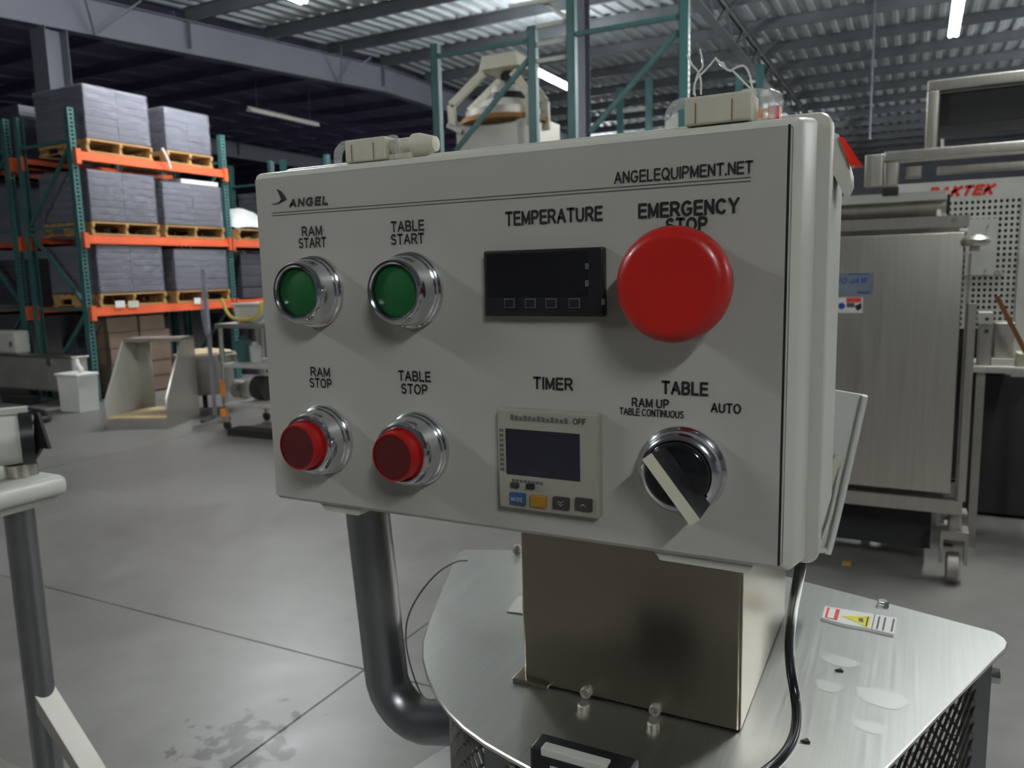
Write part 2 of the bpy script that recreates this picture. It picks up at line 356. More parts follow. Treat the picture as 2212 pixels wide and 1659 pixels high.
# open web joist running into the hall at x=-3.73
XT = -3.73
def chord(z, dz, wd=.13):
    return B().box(XT-wd/2, XT+wd/2, 8, 46.5, z-.008, z+.008).box(XT-.045, XT-.03, 8, 46.5, z, z+dz).box(XT+.03, XT+.045, 8, 46.5, z, z+dz)
tr = chord(6.25, .09, .2).build('joist_girder', 'purlin', ceil)
chord(6.86, -.09, .2).build('top_chord', 'purlin', tr)
yy = 8.2; sgn = 0
while yy < 44:
    B().bar((XT, yy, 6.27 if sgn else 6.82), (XT, yy+.9, 6.82 if sgn else 6.27), .045).build('web_bar', 'purlin', tr); sgn ^= 1; yy += .9
    if yy < 30: B().bar((XT+.02, yy, 6.3), (XT+(.75 if sgn else -.75), yy, 6.86), .025).build('side_brace', 'purlin', tr)

# lamps
def strip_light(x, y0, y1, z, label, lit=True, wd=.17):
    t = thing('strip_light', (x, (y0+y1)/2, z), label, 'ceiling light', 'fluorescent strip lights under the roof')
    B().prism([(x-.03, y0, z-.01), (x-.022, y0, z+.06), (x+.022, y0, z+.06), (x+.03, y0, z-.01)], (0, y1-y0, 0)).build('housing', 'gwhite', t)
    for s_ in (-1, 1):
        B().cyl((x+s_*wd*.27, y0+.03, z-.018), (x+s_*wd*.27, y1-.03, z-.018), wd*.2, n=10).build('tube', 'lamp' if lit else 'tubeoff', t)
    for yy_ in (y0+.3, y1-.3): B().cyl((x, yy_, z+.07), (x, yy_, zd(yy_)-.02), .004, n=5).build('hanger_wire', 'purlin', t)
def lamp_px(p0, p1, z, label, lit=True):
    a = PZ(*p0, z); b = PZ(*p1, z); strip_light((a.x+b.x)/2, min(a.y, b.y), max(a.y, b.y), z, label, lit)
lamp_px((1157, 144), (1229, 195), 5.5, 'lit white tube light framed between green rack posts above the enclosure')
a = PZ(2055, 75, 5.5); strip_light(a.x+.03, a.y-2.4, a.y, 5.5, 'lit white strip light at the upper right near the steel frame machine')
a = PZ(655, 0, 5.5); strip_light(a.x, a.y-2.35, a.y+.03, 5.5, 'lit strip light at the top edge beside the grey rafter')
a = PZ(535, 235, 5.5); strip_light(a.x, a.y, a.y+2.45, 5.5, 'unlit pale tube light in the dark bay above the pallet racks', lit=False)
FILL_LAMPS = [(4.3, 21.5, 'third row, just out of view right of the upper frame'), (4.7, 29., 'fourth row, just out of view right of the upper frame'), (-5.5, 30., 'fourth row, hidden behind the enclosure'), (-12., 31., 'fourth row, hidden behind the enclosure near its left edge'), (1.35, 3.7, 'nearest row above the picture, right of the enclosure'), (9., 21., 'third row far to the right'), (7.6, 14.3, 'second row far to the right'), (10.6, 6.6, 'nearest row beyond the right edge'),
       (-7.2, -3.2, 'row just behind the viewpoint, over the aisle'), (3.6, -5.4, 'row behind the viewpoint, right of it')]  # unseen strip lights, added to raise the brightness
for ix, x in enumerate((-14.2, -7.2, -.4, 7.2)): FILL_LAMPS.append((x, -11.2, 'last row behind the viewpoint, '+('outermost left', 'left of the aisle', 'over the aisle', 'right')[ix]))
for x, y, lb in FILL_LAMPS: strip_light(x, y, y+2.4, 5.5 if y > 0 else 5.2, 'added unseen lit strip light in the '+lb)

a = PY(1888, 60, 19); b_ = PY(1890, 300, 19)
B().cyl((a.x, 19, b_.z), (a.x, 19, zd(19)-.02), .02, n=8).build('hanging_conduit', 'girder', label='thin pale conduit hanging from the roof left of the upper steel frame', cat='conduit')
# columns
def hcol(x, y, s, top, label, mm='girder'):
    t = thing('steel_column', (x, y, 0), label, 'column')
    B().box(x-s/2, x+s/2, y-s/2, y-s/2+.012, 0, top).box(x-s/2, x+s/2, y+s/2-.012, y+s/2, 0, top).box(x-.005, x+.005, y-s/2+.012, y+s/2-.012, 0, top).build('shaft', mm, t)
    box('base_plate', mm, (x-s*.8, y-s*.8, 0), (x+s*.8, y+s*.8, .02), t)
p = PX(108, 100, -12.5); hcol(-12.5, p.y, .38, zd(p.y)-.84, 'tall grey steel column behind the wrapped top pallet load')
p = PY(1254, 150, 12.3); hcol(p.x, 12.3, .24, 6.2, 'slender grey steel column between the two green rack frames')

# ================================================================== PALLET RACKS
RX = -9.51; RD = 1.04
YF = [6.54, 8.97, 11.4, 13.83]
ZB = [1.235, 2.165, 3.205]
def upright(root, xf, xb, y, top, mm='teal', w=.09, dp=.075, braces=True, holes=True):
    for x in (xf, xb):
        s_ = 1 if x == xf else -1
        b = B(); b.box(x-.0375, x+.0375, y-w/2, y-w/2+.004, 0, top)
        b.box(x-.0375, x+.0375, y+w/2-.004, y+w/2, 0, top)
        # perforated face built as two strips and rungs
        fx = x+s_*.0375
        b.box(fx-.003, fx, y-w/2, y-.018, 0, top); b.box(fx-.003, fx, y+.018, y+w/2, 0, top)
        z = 0
        while z < top: b.box(fx-.003, fx, y-.018, y+.018, z, min(top, z+.025)); z += .05
        po = b.build('post', mm, root)
        box('foot_plate', mm, (x-.07, y-.07, 0), (x+.07, y+.07, .008), po)
    if braces:
        z = .15; k_ = 0
        while z < top-.1:
            B().box(min(xf, xb)+.03, max(xf, xb)-.03, y-.02, y+.02, z, z+.035).build('strut', mm, root)
            z2 = min(z+1.05, top-.12)
            if z2-z > .4: B().bar((xf if k_ % 2 else xb, y, z+.03), (xb if k_ % 2 else xf, y, z2), .035).build('diagonal', mm, root)
            z += 1.05; k_ += 1
def beam(root, x, y0, y1, z, side):
    b = B().box(x-.02, x+.02, y0+.045, y1-.045, z-.115, z-.005).box(x-.02-(.02 if side < 0 else 0), x+.02+(.02 if side > 0 else 0), y0+.045, y1-.045, z-.115, z-.075)
    o = b.build('beam', 'orange', root)
    for y_, s_ in ((y0, 1), (y1, -1)):
        box('beam_connector', 'orange', (x-.03+side*.02, y_-s_*.01, z-.17), (x+.03+side*.03, y_+s_*.055, z+.02), o)
def rack(xf, yf, zs, label, top=3.72, depth=RD):
    t = thing('pallet_rack', (xf, yf[0], 0), label, 'rack')
    for y_ in yf: upright(t, xf, xf-depth, y_, top)
    for i in range(len(yf)-1):
        for z_ in zs:
            if i > 0 and z_ == zs[-1]: continue
            beam(t, xf+.03, yf[i], yf[i+1], z_, 1); beam(t, xf-depth-.03, yf[i], yf[i+1], z_, -1)
    return t
rack(RX, YF, ZB, 'green and orange pallet rack holding the wrapped grey loads')
rack(RX-RD-.3, YF[:3], ZB, 'green and orange pallet rack standing back to back behind the loaded one')

def pallet(x1, y0, y1, z, label, dep=1.0, h=.17, group='wooden pallets on the rack beams'):
    t = thing('pallet', (x1-dep/2, (y0+y1)/2, z), label, 'pallet', group)
    yy_ = [y0, (y0+y1)/2-.02, y1-.04]
    for q in yy_:
        b = B().box(x1-dep, x1, q, q+.04, z+.02, z+.03).box(x1-dep, x1, q, q+.04, z+.105, z+h-.02)
        for xx in (x1-.16, x1-dep/2-.1, x1-dep+.02): b.box(xx, xx+.14, q, q+.04, z+.03, z+.105)
        b.build('stringer', 'wood', t)
    for i in range(7): box('deck_board', 'wood', (x1-.1-i*(dep-.1)/6, y0, z+h-.02), (x1-i*(dep-.1)/6, y1, z+h), t)
    for i in (0, 3, 6): box('bottom_board', 'wood', (x1-.1-i*(dep-.1)/6, y0, z), (x1-i*(dep-.1)/6, y1, z+.02), t)
    return t
def load(x1, y0, y1, z0, z1, label, dep=1.0, mm='carton', n=7, group='film wrapped loads on the racks', film=True):
    t = thing('wrapped_load', (x1-dep/2, (y0+y1)/2, z0), label, 'pallet load', group)
    dz = (z1-z0)/n
    for k_ in range(n):
        for s_ in (0, 1):
            ya = y0+s_*(y1-y0)/2; j = random.uniform(0, .012)
            B().rbox(x1-dep+j, x1-j, ya+.002, ya+(y1-y0)/2-.002, z0+k_*dz+.003, z0+(k_+1)*dz, .006).build('carton', mm, t)
    if film: B().rbox(x1-dep-.012, x1+.014, y0-.014, y1+.014, z0+.001, z1+.012, .02).build('stretch_film', 'film', t)
    return t
pos = ['upper left', 'upper right']
L3, L2, L1 = ZB[2], ZB[1], ZB[0]
for (y0, y1, zb, zt, lb) in (
    (6.74, 7.67, L3, 4.04, 'largest grey wrapped load on the top rack level, bright film at its corner'),
    (7.95, 8.72, L3, 3.96, 'smaller grey wrapped load on the top rack level, right of the largest'),
    (6.70, 7.68, L2, 2.98, 'grey wrapped load on the middle rack level, left one by the front post'),
    (7.82, 8.85, L2, 2.93, 'grey wrapped load on the middle rack level with white paper on top'),
    (6.72, 7.70, L1, 2.03, 'grey wrapped load on the lowest beam level, left one'),
    (7.92, 8.87, L1, 2.00, 'grey wrapped load on the lowest beam level, right one with white tags')):
    lv = 'top' if zb == L3 else 'middle' if zb == L2 else 'lowest'
    sd = 'left' if y0 < 7.5 else 'right'
    pallet(RX+.05, y0-.02, y1+.02, zb, f'yellow wooden pallet under the {sd} wrapped load on the {lv} beams')
    load(RX+.03, y0, y1, zb+.175, zt, lb)
# paper on the middle right load
q = B().quad((RX+.03, 8.15, 2.945), (RX+.03, 8.82, 2.945), (RX-.5, 8.82, 2.965), (RX-.5, 8.15, 2.965), (0, 0, .06)).build('paper_bundle', 'swhite', label='flat white paper bundle lying on the right middle load', cat='paper')
# bay two: pale wrapped things and dark boxes
pallet(RX+.05, 9.15, 10.1, L2, 'wooden pallet under the white plastic bundle beside the green end post')
b = B()
prof = []
for i in range(9):
    for j in range(9):
        u_, v_ = i/8, j/8; hh = .34*(math.sin(PI*u_)**.6)*(math.sin(PI*v_)**.5)+.03*math.sin(9*u_+5*v_)
        prof.append((RX-.9*u_+.02, 9.15+.95*v_, L2+.18+max(0, hh)))
b.add(prof, [(i*9+j, i*9+j+1, (i+1)*9+j+1, (i+1)*9+j) for i in range(8) for j in range(8)], True)
b.build('plastic_bundle', 'white', label='lumpy white plastic bundle on the pallet past the green end post', cat='bundle')
pallet(RX+.05, 10.2, 11.15, L2, 'wooden pallet in the second bay under a dark load')
load(RX, 10.2, 11.15, L2+.18, 3.0, 'dark wrapped load in the second rack bay', mm='dcarton', film=False)
load(RX, 9.2, 10.6, L1+.01, 1.95, 'dark equipment stack on the lower beam of the second bay', mm='dcarton', film=False, n=4)
load(RX, 9.4, 11.0, .01, 1.0, 'dark stack on the floor under the second rack bay', mm='dcarton', film=False, n=4)
# second row loads, dark
load(RX-RD-.3, 6.75, 7.75, L3+.02, 3.95, 'dark stack on the top level of the rear rack', mm='dcarton', film=False)
load(RX-RD-.3, 6.75, 8.75, L1+.02, 1.9, 'dark stack on the low level of the rear rack', mm='dcarton', film=False)
# cardboard under the rack
t0 = (6.66, 7.16, 7.62)
for i in range(5):
    for j, (y0, y1) in enumerate(((6.82, 7.28), (7.30, 7.78))):
        if i == 4 and j == 1: continue
        rbox('cardboard_box', 'brownbox', (RX-.02-random.uniform(0, .03), y0, .02+i*.215), (RX-.5, y1, .02+(i+1)*.215-.004), .006,
             label=('bottom', 'second lowest', 'middle', 'fourth', 'topmost')[i]+' brown cardboard box of the '+('left', 'right')[j]+' stack under the pallet rack', cat='box', group='brown boxes stacked under the rack')
rbox('cardboard_box', 'brownbox', (RX-.02, 7.30, .02+4*.215), (RX-.5, 7.70, 1.08), .006, label='topmost brown cardboard box of the right stack under the pallet rack', cat='box', group='brown boxes stacked under the rack')
rbox('cardboard_box', 'brownbox', (RX-.3, 8.1, .0), (RX-.8, 8.7, .3), .006, label='low dark box on the floor deep under the rack bay', cat='box')
# strap and tags on the beams
B().tube([PX(350, 320, RX+.13), PX(362, 345, RX+.13), PX(368, 364, RX+.13)], .018, 6).build('white_strap', 'swhite', label='short white strap hanging over the top orange beam', cat='strap')
for x_, y_, s_, lb in ((258, 657, .07, 'white paper tag at left on the lowest orange beam'), (287, 657, .08, 'yellowed paper tag next to the white one on the lowest beam'), (425, 650, .06, 'white paper tag at right on the lowest orange beam')):
    p = PX(x_, y_, RX+.058); box('paper_tag', 'swhite' if x_ != 287 else 'cream', (RX+.072, p.y-s_, p.z-.045), (RX+.074, p.y+s_, p.z+.045), label=lb, cat='tag')

# tall empty rack frames behind the enclosure (Y = 7)
def frame7(xa, xb, top, label, struts, diags, y=7.0):
    t = thing('rack_frame', (xa, y, 0), label, 'rack')
    for x in (xa, xb):
        b = B(); b.box(x-.04, x+.04, y-.037, y-.033, 0, top); b.box(x-.04, x-.036, y-.037, y+.037, 0, top); b.box(x+.036, x+.04, y-.037, y+.037, 0, top)
        po = b.build('post', 'teal', t)
        if x == xb and top > 4: 
            z = 2.4
            while z < top: box('slot', 'swhite', (x+.0405, y-.02, z), (x+.0425, y+.015, z+.03), po) if 3.0 < z < 3.5 else None; z += .05
    for z in struts: box('strut', 'teal', (xa+.03, y-.02, z-.02), (xb-.03, y+.02, z+.02), t)
    for (x0, z0, x1, z1) in diags: B().bar((x0, y, z0), (x1, y, z1), .04).build('diagonal', 'teal', t)
    return t
def X7(x, y_): return PY(x, y_, 7.0)
a = X7(942, 150); b_ = X7(1152, 150); s1 = X7(1000, 112).z
q0 = X7(1145, 125); q1 = X7(985, 325)
frame7(a.x, b_.x, X7(1150, 58).z, 'left green rack upright frame with a thin diagonal brace', [s1, .3, 1.3], [(q0.x, q0.z, q1.x, q1.z), (a.x+.1, 2.6, b_.x, 2.0), (b_.x, 2.0, a.x, 1.3)])
a2 = X7(1236, 150); b2 = X7(1478, 150); s2 = X7(1360, 54).z
q0 = X7(1466, 68); q1 = X7(1275, 285)
frame7(a2.x, b2.x, 4.35, 'right green rack upright frame rising past the top edge', [s2, .3, 1.3], [(q0.x, q0.z, q1.x, q1.z), (a2.x, 2.6, b2.x, 2.0)])
for yy_ in (52, 92, 128): 
    z = X7(1190, yy_).z
    box('row_spacer', 'gwhite', (b_.x+.04, 6.985, z-.018), (a2.x-.04, 7.015, z+.018), label=('top', 'middle', 'lowest')[(52, 92, 128).index(yy_)]+' pale spacer bar joining the two green rack frames', cat='bar')
# farther frames
for (xa_, xb_, yt, st, yw, lb) in ((1340, 1402, 190, 241, 20., 'small distant green rack frame left of the clear wire loops'), (1596, 1640, 160, 200, 20., 'small distant green rack frame right of the clear wire loops')):
    a = PY(xa_, 230, yw); b_ = PY(xb_, 230, yw); tp = PY(xa_, yt, yw).z; s_ = PY(xa_, st, yw).z
    t = thing('rack_frame', (a.x, yw, 0), lb, 'rack')
    for x in (a.x, b_.x): box('post', 'teal', (x-.08, yw-.06, 0), (x+.08, yw+.06, tp+(.15 if x == b_.x else 0)), t)
    box('strut', 'gwhite', (a.x, yw-.04, s_-.05), (b_.x, yw+.04, s_+.05), t); box('strut', 'teal', (a.x, yw-.04, s_-1.6), (b_.x, yw+.04, s_-1.5), t)
# pale distant machine tops peeping over the enclosure
a = PY(1440, 300, 11); b_ = PY(1478, 225, 11)
B().prism([(PY(1438, 330, 11).x, 11, 0), (PY(1438, 330, 11).x, 11, PY(1438, 262, 11).z), (b_.x-.1, 11, b_.z-.1), (b_.x+.2, 11, b_.z-.05), (b_.x+.25, 11, 0)], (0, .8, 0)).build('distant_cabinet', 'gwhite', label='pale angular machine top just above the enclosure edge', cat='machine')
# crossed roof brace rods near top centre
t = thing('cross_brace', (PY(1180, 5, 10)), 'pair of bright crossed brace rods under the roof at top centre', 'rod')
B().cyl(PY(1100, 14, 10), PY(1260, -12, 10), .03, n=8).build('rod', 'gwhite', t)
B().cyl(PY(1140, -18, 10.1), PY(1228, 42, 10.1), .03, n=8).build('rod', 'gwhite', t)

# tall filling machine behind the left green frame
YM = 8.6
def m(x, y): return PY(x, y, YM)
t = thing('filling_machine', (m(1065, 300).x, YM, 0), 'tall cream filling machine with splayed arms behind the green rack frame', 'machine')
a = m(1034, 152); b_ = m(1122, 108)
B().prism([(a.x, YM, a.z), (m(1118, 152).x, YM, a.z), (m(1112, 108).x, YM, b_.z), (m(1040, 108).x, YM, b_.z)], (0, .45, 0)).build('head_box', 'lockbeige', t)
for (p0, p1, p2) in (((1044, 158), (975, 228), (979, 272)), ((1108, 155), (1143, 205), (1146, 268))):
    for yo in (0, .45):
        q = B()
        for c0, c1 in ((p0, p1), (p1, p2)):
            A_, B_ = m(*c0), m(*c1); q.bar(A_+Vector((0, yo, 0)), B_+Vector((0, yo, 0)), .09, .06, (0, 1, 0))
        q.build('arm', 'lockbeige', t)
def lat(px0, y0, px1, y1, mm, nm, rr=1.):
    c_ = m((px0+px1)/2, y0); r_ = abs(m(px1, y0).x-m(px0, y0).x)/2; z1 = m((px0+px1)/2, y1).z
    B().lathe((c_.x, YM+.3, c_.z), (0, 0, -1), [(0, 0), (0, r_*rr), (c_.z-z1, r_), (c_.z-z1, 0)], 24).build(nm, mm, t)
lat(1058, 150, 1098, 178, 'dark', 'motor'); lat(1040, 180, 1110, 194, 'gwhite', 'collar'); lat(1030, 192, 1112, 212, 'dark', 'drum', .8)
lat(1000, 212, 1130, 234, 'gwhite', 'hood', .75); lat(990, 234, 1140, 252, 'dullsteel', 'ring'); lat(980, 252, 1150, 262, 'rust', 'band')
a = m(985, 264); b_ = m(1146, 420)
box('lower_body', 'steelx', (a.x, YM, 0), (b_.x, YM+.9, a.z), t)
box('side_rail', 'gwhite', (m(1120, 300).x, YM-.03, 1.2), (m(1132, 300).x, YM, a.z-.05), t)
B().bar(m(968, 270), m(1000, 285), .06).build('foot_clamp', 'dullsteel', t)

# ================================================================== LEFT FLOOR ITEMS
# white square tub
a = PZ(140, 888, 0); b_ = PZ(208, 885, 0); a.x -= .09
t = thing('white_tub', (a.x+.2, a.y+.14, 0), 'white square plastic tub with a lid standing before the pallet rack', 'tub')
w_ = .40
B().prism([(a.x+.02, a.y, 0), (a.x+w_-.02, a.y, 0), (a.x+w_, a.y-.0, .44), (a.x, a.y, .44)], (0, .26, 0)).build('body', 'swhite', t)
B().rbox(a.x-.02, a.x+w_+.02, a.y-.02, a.y+.27, .43, .465, .012).build('lid', 'swhite', t)
B().tube([(a.x+.28, a.y+.13, .46), (a.x+.29, a.y+.13, .51), (a.x+.24, a.y+.13, .55), (a.x+.21, a.y+.13, .63)], .028, 8).build('spout', 'swhite', t)
# stainless trough at far left
a = PY(-60, 770, 6.23); b_ = PY(152, 770, 6.23); zr_ = PY(80, 768, 6.23).z
t = thing('steel_trough', ((a.x+b_.x)/2, 6.0, 0), 'stainless trough on legs at the far left in front of the rack', 'trough')
q = B(); q.rbox(a.x, b_.x, 6.24, 6.46, .16, zr_-.02, .03); q.build('basin', 'satin', t)
B().rbox(a.x-.03, b_.x+.02, 6.225, 6.475, zr_-.03, zr_, .01).build('rim', 'steelx', t)
for xx in (a.x+.15, b_.x-.15):
    for yy_ in (6.29, 6.41): B().cyl((xx, yy_, 0), (xx, yy_, .18), .03, n=8).build('leg', 'dullsteel', t)
B().cyl(((b_.x-.45), 6.22, zr_-.08), ((b_.x-.45), 6.24, zr_-.08), .05, n=12).build('cap', 'steelx', t)
a = PY(-30, 760, 6.25); b_ = PY(32, 715, 6.25)
t = thing('drum_cover', ((a.x+b_.x)/2, 6.0, a.z), 'pale rounded cover resting on the stainless trough at the left edge', 'cover')
B().rbox(a.x, b_.x, 6.24, 6.45, zr_+.003, b_.z, .05).build('shell', 'gwhite', t)
B().rbox(b_.x-.12, b_.x-.05, 6.225, 6.24, zr_+.1, zr_+.17, .005).build('latch', 'dullsteel', t)
# hoses/dark junk in the left middle
for k_, (pts, mm, lb) in enumerate(((((-20, 893), (30, 884), (90, 890), (104, 903), (60, 912)), 'dark', 'dark hose curled on the floor by the trough'), (((-5, 915), (20, 921), (44, 924)), 'orangep', 'short orange hose lying by the trough'))):
    B().tube([PZ(x, y, .04) for x, y in pts], .035, 8).build('hose', mm, label=lb, cat='hose')
box('floor_pallet', 'dark', (PZ(-60, 880, 0).x, 6.05, 0), (PZ(40, 880, 0).x, 6.18, .1), label='low dark skid on the floor beneath the trough', cat='skid')

# sloped-side stainless cart
a = PZ(232, 928, 0); b_ = PZ(366, 926, 0)
dv = (b_-a); W_ = dv.length; th = math.atan2(dv.y, dv.x)
t = thing('sheet_cart', a, 'open stainless stand with sloping sides and a plywood floor', 'stand', rz=th)
D_ = .74; HH = .93
def L(b, nm, mm): return b.build(nm, mm, t, local=True)
L(B().box(0, W_, 0, D_, 0, .11), 'base', 'steelx'); L(B().box(.02, W_-.02, .01, D_-.03, .11, .125), 'plywood_floor', 'ply')
for x0, x1 in ((0, .02), (W_-.02, W_)):
    L(B().prism([(x0, .0, .11), (x0, .0, .32), (x0, .46, HH), (x0, D_, HH), (x0, D_, .11)], (x1-x0, 0, 0)), 'side_panel', 'gwhite' if x0 == 0 else 'steelx')
L(B().box(.02, .17, D_-.02, D_, .125, HH-.05), 'back_strip', 'gwhite'); L(B().box(W_-.2, W_-.02, D_-.02, D_, .125, HH-.05), 'back_strip', 'gwhite')
L(B().box(0, W_, .44, D_, HH-.04, HH), 'top_rail', 'steelx')

# round kettle
p = PZ(435, 868, 0); p = PY(435, 860, 6.5)
t = thing('round_kettle', (p.x, 6.6, 0), 'round stainless kettle with a rolled rim behind the worktable', 'kettle')
B().lathe((p.x, 6.6, .22), (0, 0, 1), [(0, .05), (0, .27), (.06, .31), (.42, .31), (.42, .345), (.47, .345), (.47, .30), (.10, .27), (.08, 0)], 36).build('bowl', 'satin', t)
for k_ in range(3):
    an = k_*2.1+.5; B().cyl((p.x+.2*math.cos(an), 6.6+.2*math.sin(an), 0), (p.x+.2*math.cos(an), 6.6+.2*math.sin(an), .25), .03, n=8).build('leg', 'dark', t)
B().lathe((p.x, 6.6, .69), (0, 0, 1), [(0, .30), (.02, .30), (.05, .12), (.05, 0)], 30).build('lid', 'ply', t)
# worktable with shelves
YT = 5.75
zt = PY(500, 702, YT).z
xl = PY(462, 702, YT).x; xr = xl+1.25
t = thing('wheeled_worktable', ((xl+xr)/2, YT+.3, 0), 'three level steel worktable partly hidden behind the enclosure', 'table')
B().rbox(xl, xr, YT, YT+.65, zt-.035, zt+.01, .008).build('tabletop', 'dullsteel', t)
for zz, nm in ((PY(520, 792, YT).z, 'middle_shelf'), (PY(520, 877, YT).z, 'lower_shelf')):
    B().rbox(xl+.05, xr-.05, YT+.02, YT+.6, zz-.02, zz+.02, .006).build(nm, 'gwhite', t)
for xx in (xl+.04, xr-.04):
    for yy_ in (YT+.04, YT+.6):
        lg = B().cyl((xx, yy_, .08), (xx, yy_, zt-.03), .025, n=10).build('leg', 'steelx', t)
        B().cyl((xx, yy_-.015, .045), (xx, yy_+.015, .045), .045, n=14).build('wheel', 'dark', lg)
B().bar((xl+.04, YT+.04, .12), (xl-.25, YT-.15, .03), .04).build('outrigger', 'dullsteel', t)
B().cyl((xl+.02, YT+.03, .14), (xl+.02, YT+.03, .22), .045, n=10).build('orange_collar', 'orangep', t)
B().cyl((xl+.03, YT+.03, .36), (xl+.03, YT+.03, .52), .032, n=10).build('orange_collar', 'orangep', t)
zm = PY(520, 792, YT).z+.02
a = PY(512, 695, YT+.1); b_ = PY(566, 656, YT+.1)
t = thing('plastic_bin', ((a.x+b_.x)/2, YT+.25, zt+.012), 'cloudy plastic bin standing on the steel worktable', 'bin')
B().prism([(a.x, YT+.1, zt+.012), (b_.x+.2, YT+.1, zt+.012), (b_.x+.25, YT+.1, b_.z), (a.x-.04, YT+.1, b_.z)], (0, .35, 0)).build('body', 'white', t)
B().rbox(a.x-.06, b_.x+.27, YT+.08, YT+.47, b_.z-.02, b_.z+.005, .006).build('rim', 'white', t)
box('paper_label', 'cream', (a.x+.06, YT+.096, zt+.09), (a.x+.2, YT+.0995, zt+.15), t)
B().tube([PY(x, y, YT+.04) for x, y in ((478, 645), (486, 665), (497, 682), (515, 690), (540, 689), (560, 674), (566, 652))], .016, 8).build('yellow_hose', 'yellow', label='yellow hose looped over the plastic bin on the worktable', cat='hose')
q = PY(478, 645, YT+.04); 
# items on the shelf and below
for (x0, x1, y0, mm, nm, zz, lb, ct) in ((468, 500, 762, 'dullsteel', 'steel_pan', zm, 'dull steel pan on the middle shelf at its left end', 'pan'),
        (505, 528, 728, 'teal', 'green_canister', zm, 'dark green canister on the middle shelf', 'canister'),
        (534, 552, 742, 'white', 'white_bottle', zm, 'small white bottle on the middle shelf', 'bottle')):
    a = PY(x0, y0, YT+.2); b_ = PY(x1, y0, YT+.2); r_ = abs(b_.x-a.x)/2
    t = thing(nm, ((a.x+b_.x)/2, YT+.25, zz), lb, ct)
    B().lathe(((a.x+b_.x)/2, YT+.25, zz+.001), (0, 0, 1), [(0, 0), (0, r_*.9), (max(.05, a.z-zz)*.85, r_), (max(.05, a.z-zz)*.9, r_*.6), (max(.05, a.z-zz), r_*.6), (max(.05, a.z-zz), 0)], 20).build('body', mm, t)
    B().cyl(((a.x+b_.x)/2, YT+.25, zz+max(.05, a.z-zz)), ((a.x+b_.x)/2, YT+.25, zz+max(.05, a.z-zz)+.015), r_*.55, n=14).build('cap', mm, t)
zl = PY(520, 877, YT).z+.021
for (x0, x1, y0, mm, lb) in ((486, 508, 825, 'dullsteel', 'dull steel motor casing on the lower shelf, left one'), (532, 556, 815, 'dark', 'black motor casing on the lower shelf, right one')):
    a = PY(x0, y0, YT+.15); b_ = PY(x1, y0, YT+.15)
    t = thing('motor', ((a.x+b_.x)/2, YT+.3, zl), lb, 'motor')
    r_ = max(.06, (a.z-zl)/2); B().cyl((a.x, YT+.3, zl+r_), (b_.x, YT+.3, zl+r_), r_, n=18).build('casing', mm, t)
    B().cyl((a.x-.04, YT+.3, zl+r_), (a.x, YT+.3, zl+r_), r_*.3, n=10).build('shaft', 'steelx', t)
B().box(PY(480, 900, 5.5).x, PY(600, 900, 5.5).x, 5.55, 5.72, 0, .07).build('dark_board', 'dark', label='dark flat board on the floor in front of the worktable', cat='board')
# wrapped pole
p = PY(443, 620, 6.1)
t = thing('wrapped_pole', (p.x, 6.1, 0), 'thin upright pole wrapped in pale film beside the worktable', 'pole')
B().cyl((p.x, 6.1, .05), (p.x, 6.1, PY(443, 582, 6.1).z), .022, n=8).build('shaft', 'lavgrey', t)
B().tube([(p.x+.01, 6.08, PY(443, 590, 6.1).z), (p.x+.03, 6.06, 1.45), (p.x-.01, 6.06, 1.2), (p.x+.02, 6.07, .95)], .03, 7).build('film_wrap', 'film', t)
B().lathe((p.x, 6.1, 0), (0, 0, 1), [(0, 0), (0, .16), (.03, .16), (.06, .03), (.06, 0)], 20).build('foot', 'dark', t)

# ================================================================== LEFT FOREGROUND TABLE
YL = .95; pl = PY(42, 1110, YL); XTB = pl.x+.055
eA = PX(0, 1060, XTB); eB = PX(143, 1026, XTB); ztop = (eA.z+eB.z)/2; zbot = (PX(0, 1106, XTB).z+PX(88, 1088, XTB).z)/2
YE = PX(148, 1022, XTB).y
t = thing('white_top_table', (XTB-.3, YE-.4, 0), 'table with a thick rounded white top and tubular steel leg at the left edge', 'table')
B().rbox(XTB-.75, XTB, YE-1.3, YE, zbot, ztop, .02).build('tabletop', 'gwhite', t)
B().box(pl.x-.04, pl.x+.04, YL-.06, YL+.06, zbot-.012, zbot-.0005).build('mounting_plate', 'dullsteel', t)
lg = B().cyl((pl.x, YL, 0), (pl.x, YL, zbot-.01), .029, n=24).build('leg', 'tube', t)
B().cyl((pl.x, YL, 0), (pl.x, YL, .02), .05, n=16).build('foot', 'dark', lg)
c0 = PY(92, 1500, YL); c1 = PY(185, 1650, YL)
B().bar(c0, c0+(c1-c0)*2.6, .03, .045, (0, 1, 0)).build('diagonal_brace', 'satin', t)
B().bar((pl.x, YL, .4), (pl.x-.6, YL, .43), .04, .04).build('cross_bar', 'steelx', t)
for lx, ly in ((pl.x-.62, YL), (pl.x-.62, YL-.9)): B().cyl((lx, ly, 0), (lx, ly, zbot-.003), .029, n=20).build('leg', 'tube', t)
zt3 = ztop+.001; ft = PZ(40, 1030, ztop); yb = ft.y
t = thing('belt_roller', (ft.x-.1, yb, zt3), 'pale roller with black end belts standing on the white table top', 'roller')
dep = (ft-Vector((0, 0, H))).dot(fwd)
def PDp(x, y, d=0.): return Vector((0, 0, H))+ray(x, y)*(dep+d)
rr = (PDp(20, 892)-PDp(20, 1002)).length/2
cR = PDp(50, 946); vd_ = (cR-Vector((0, 0, H))); aR = Vector((vd_.y, -vd_.x, 0)).normalized()
def pxof(P): v = P-Vector((0, 0, H)); return CXP+FPX*v.dot(right)/v.dot(fwd)
kR = .1/(pxof(cR+aR*.1)-50)
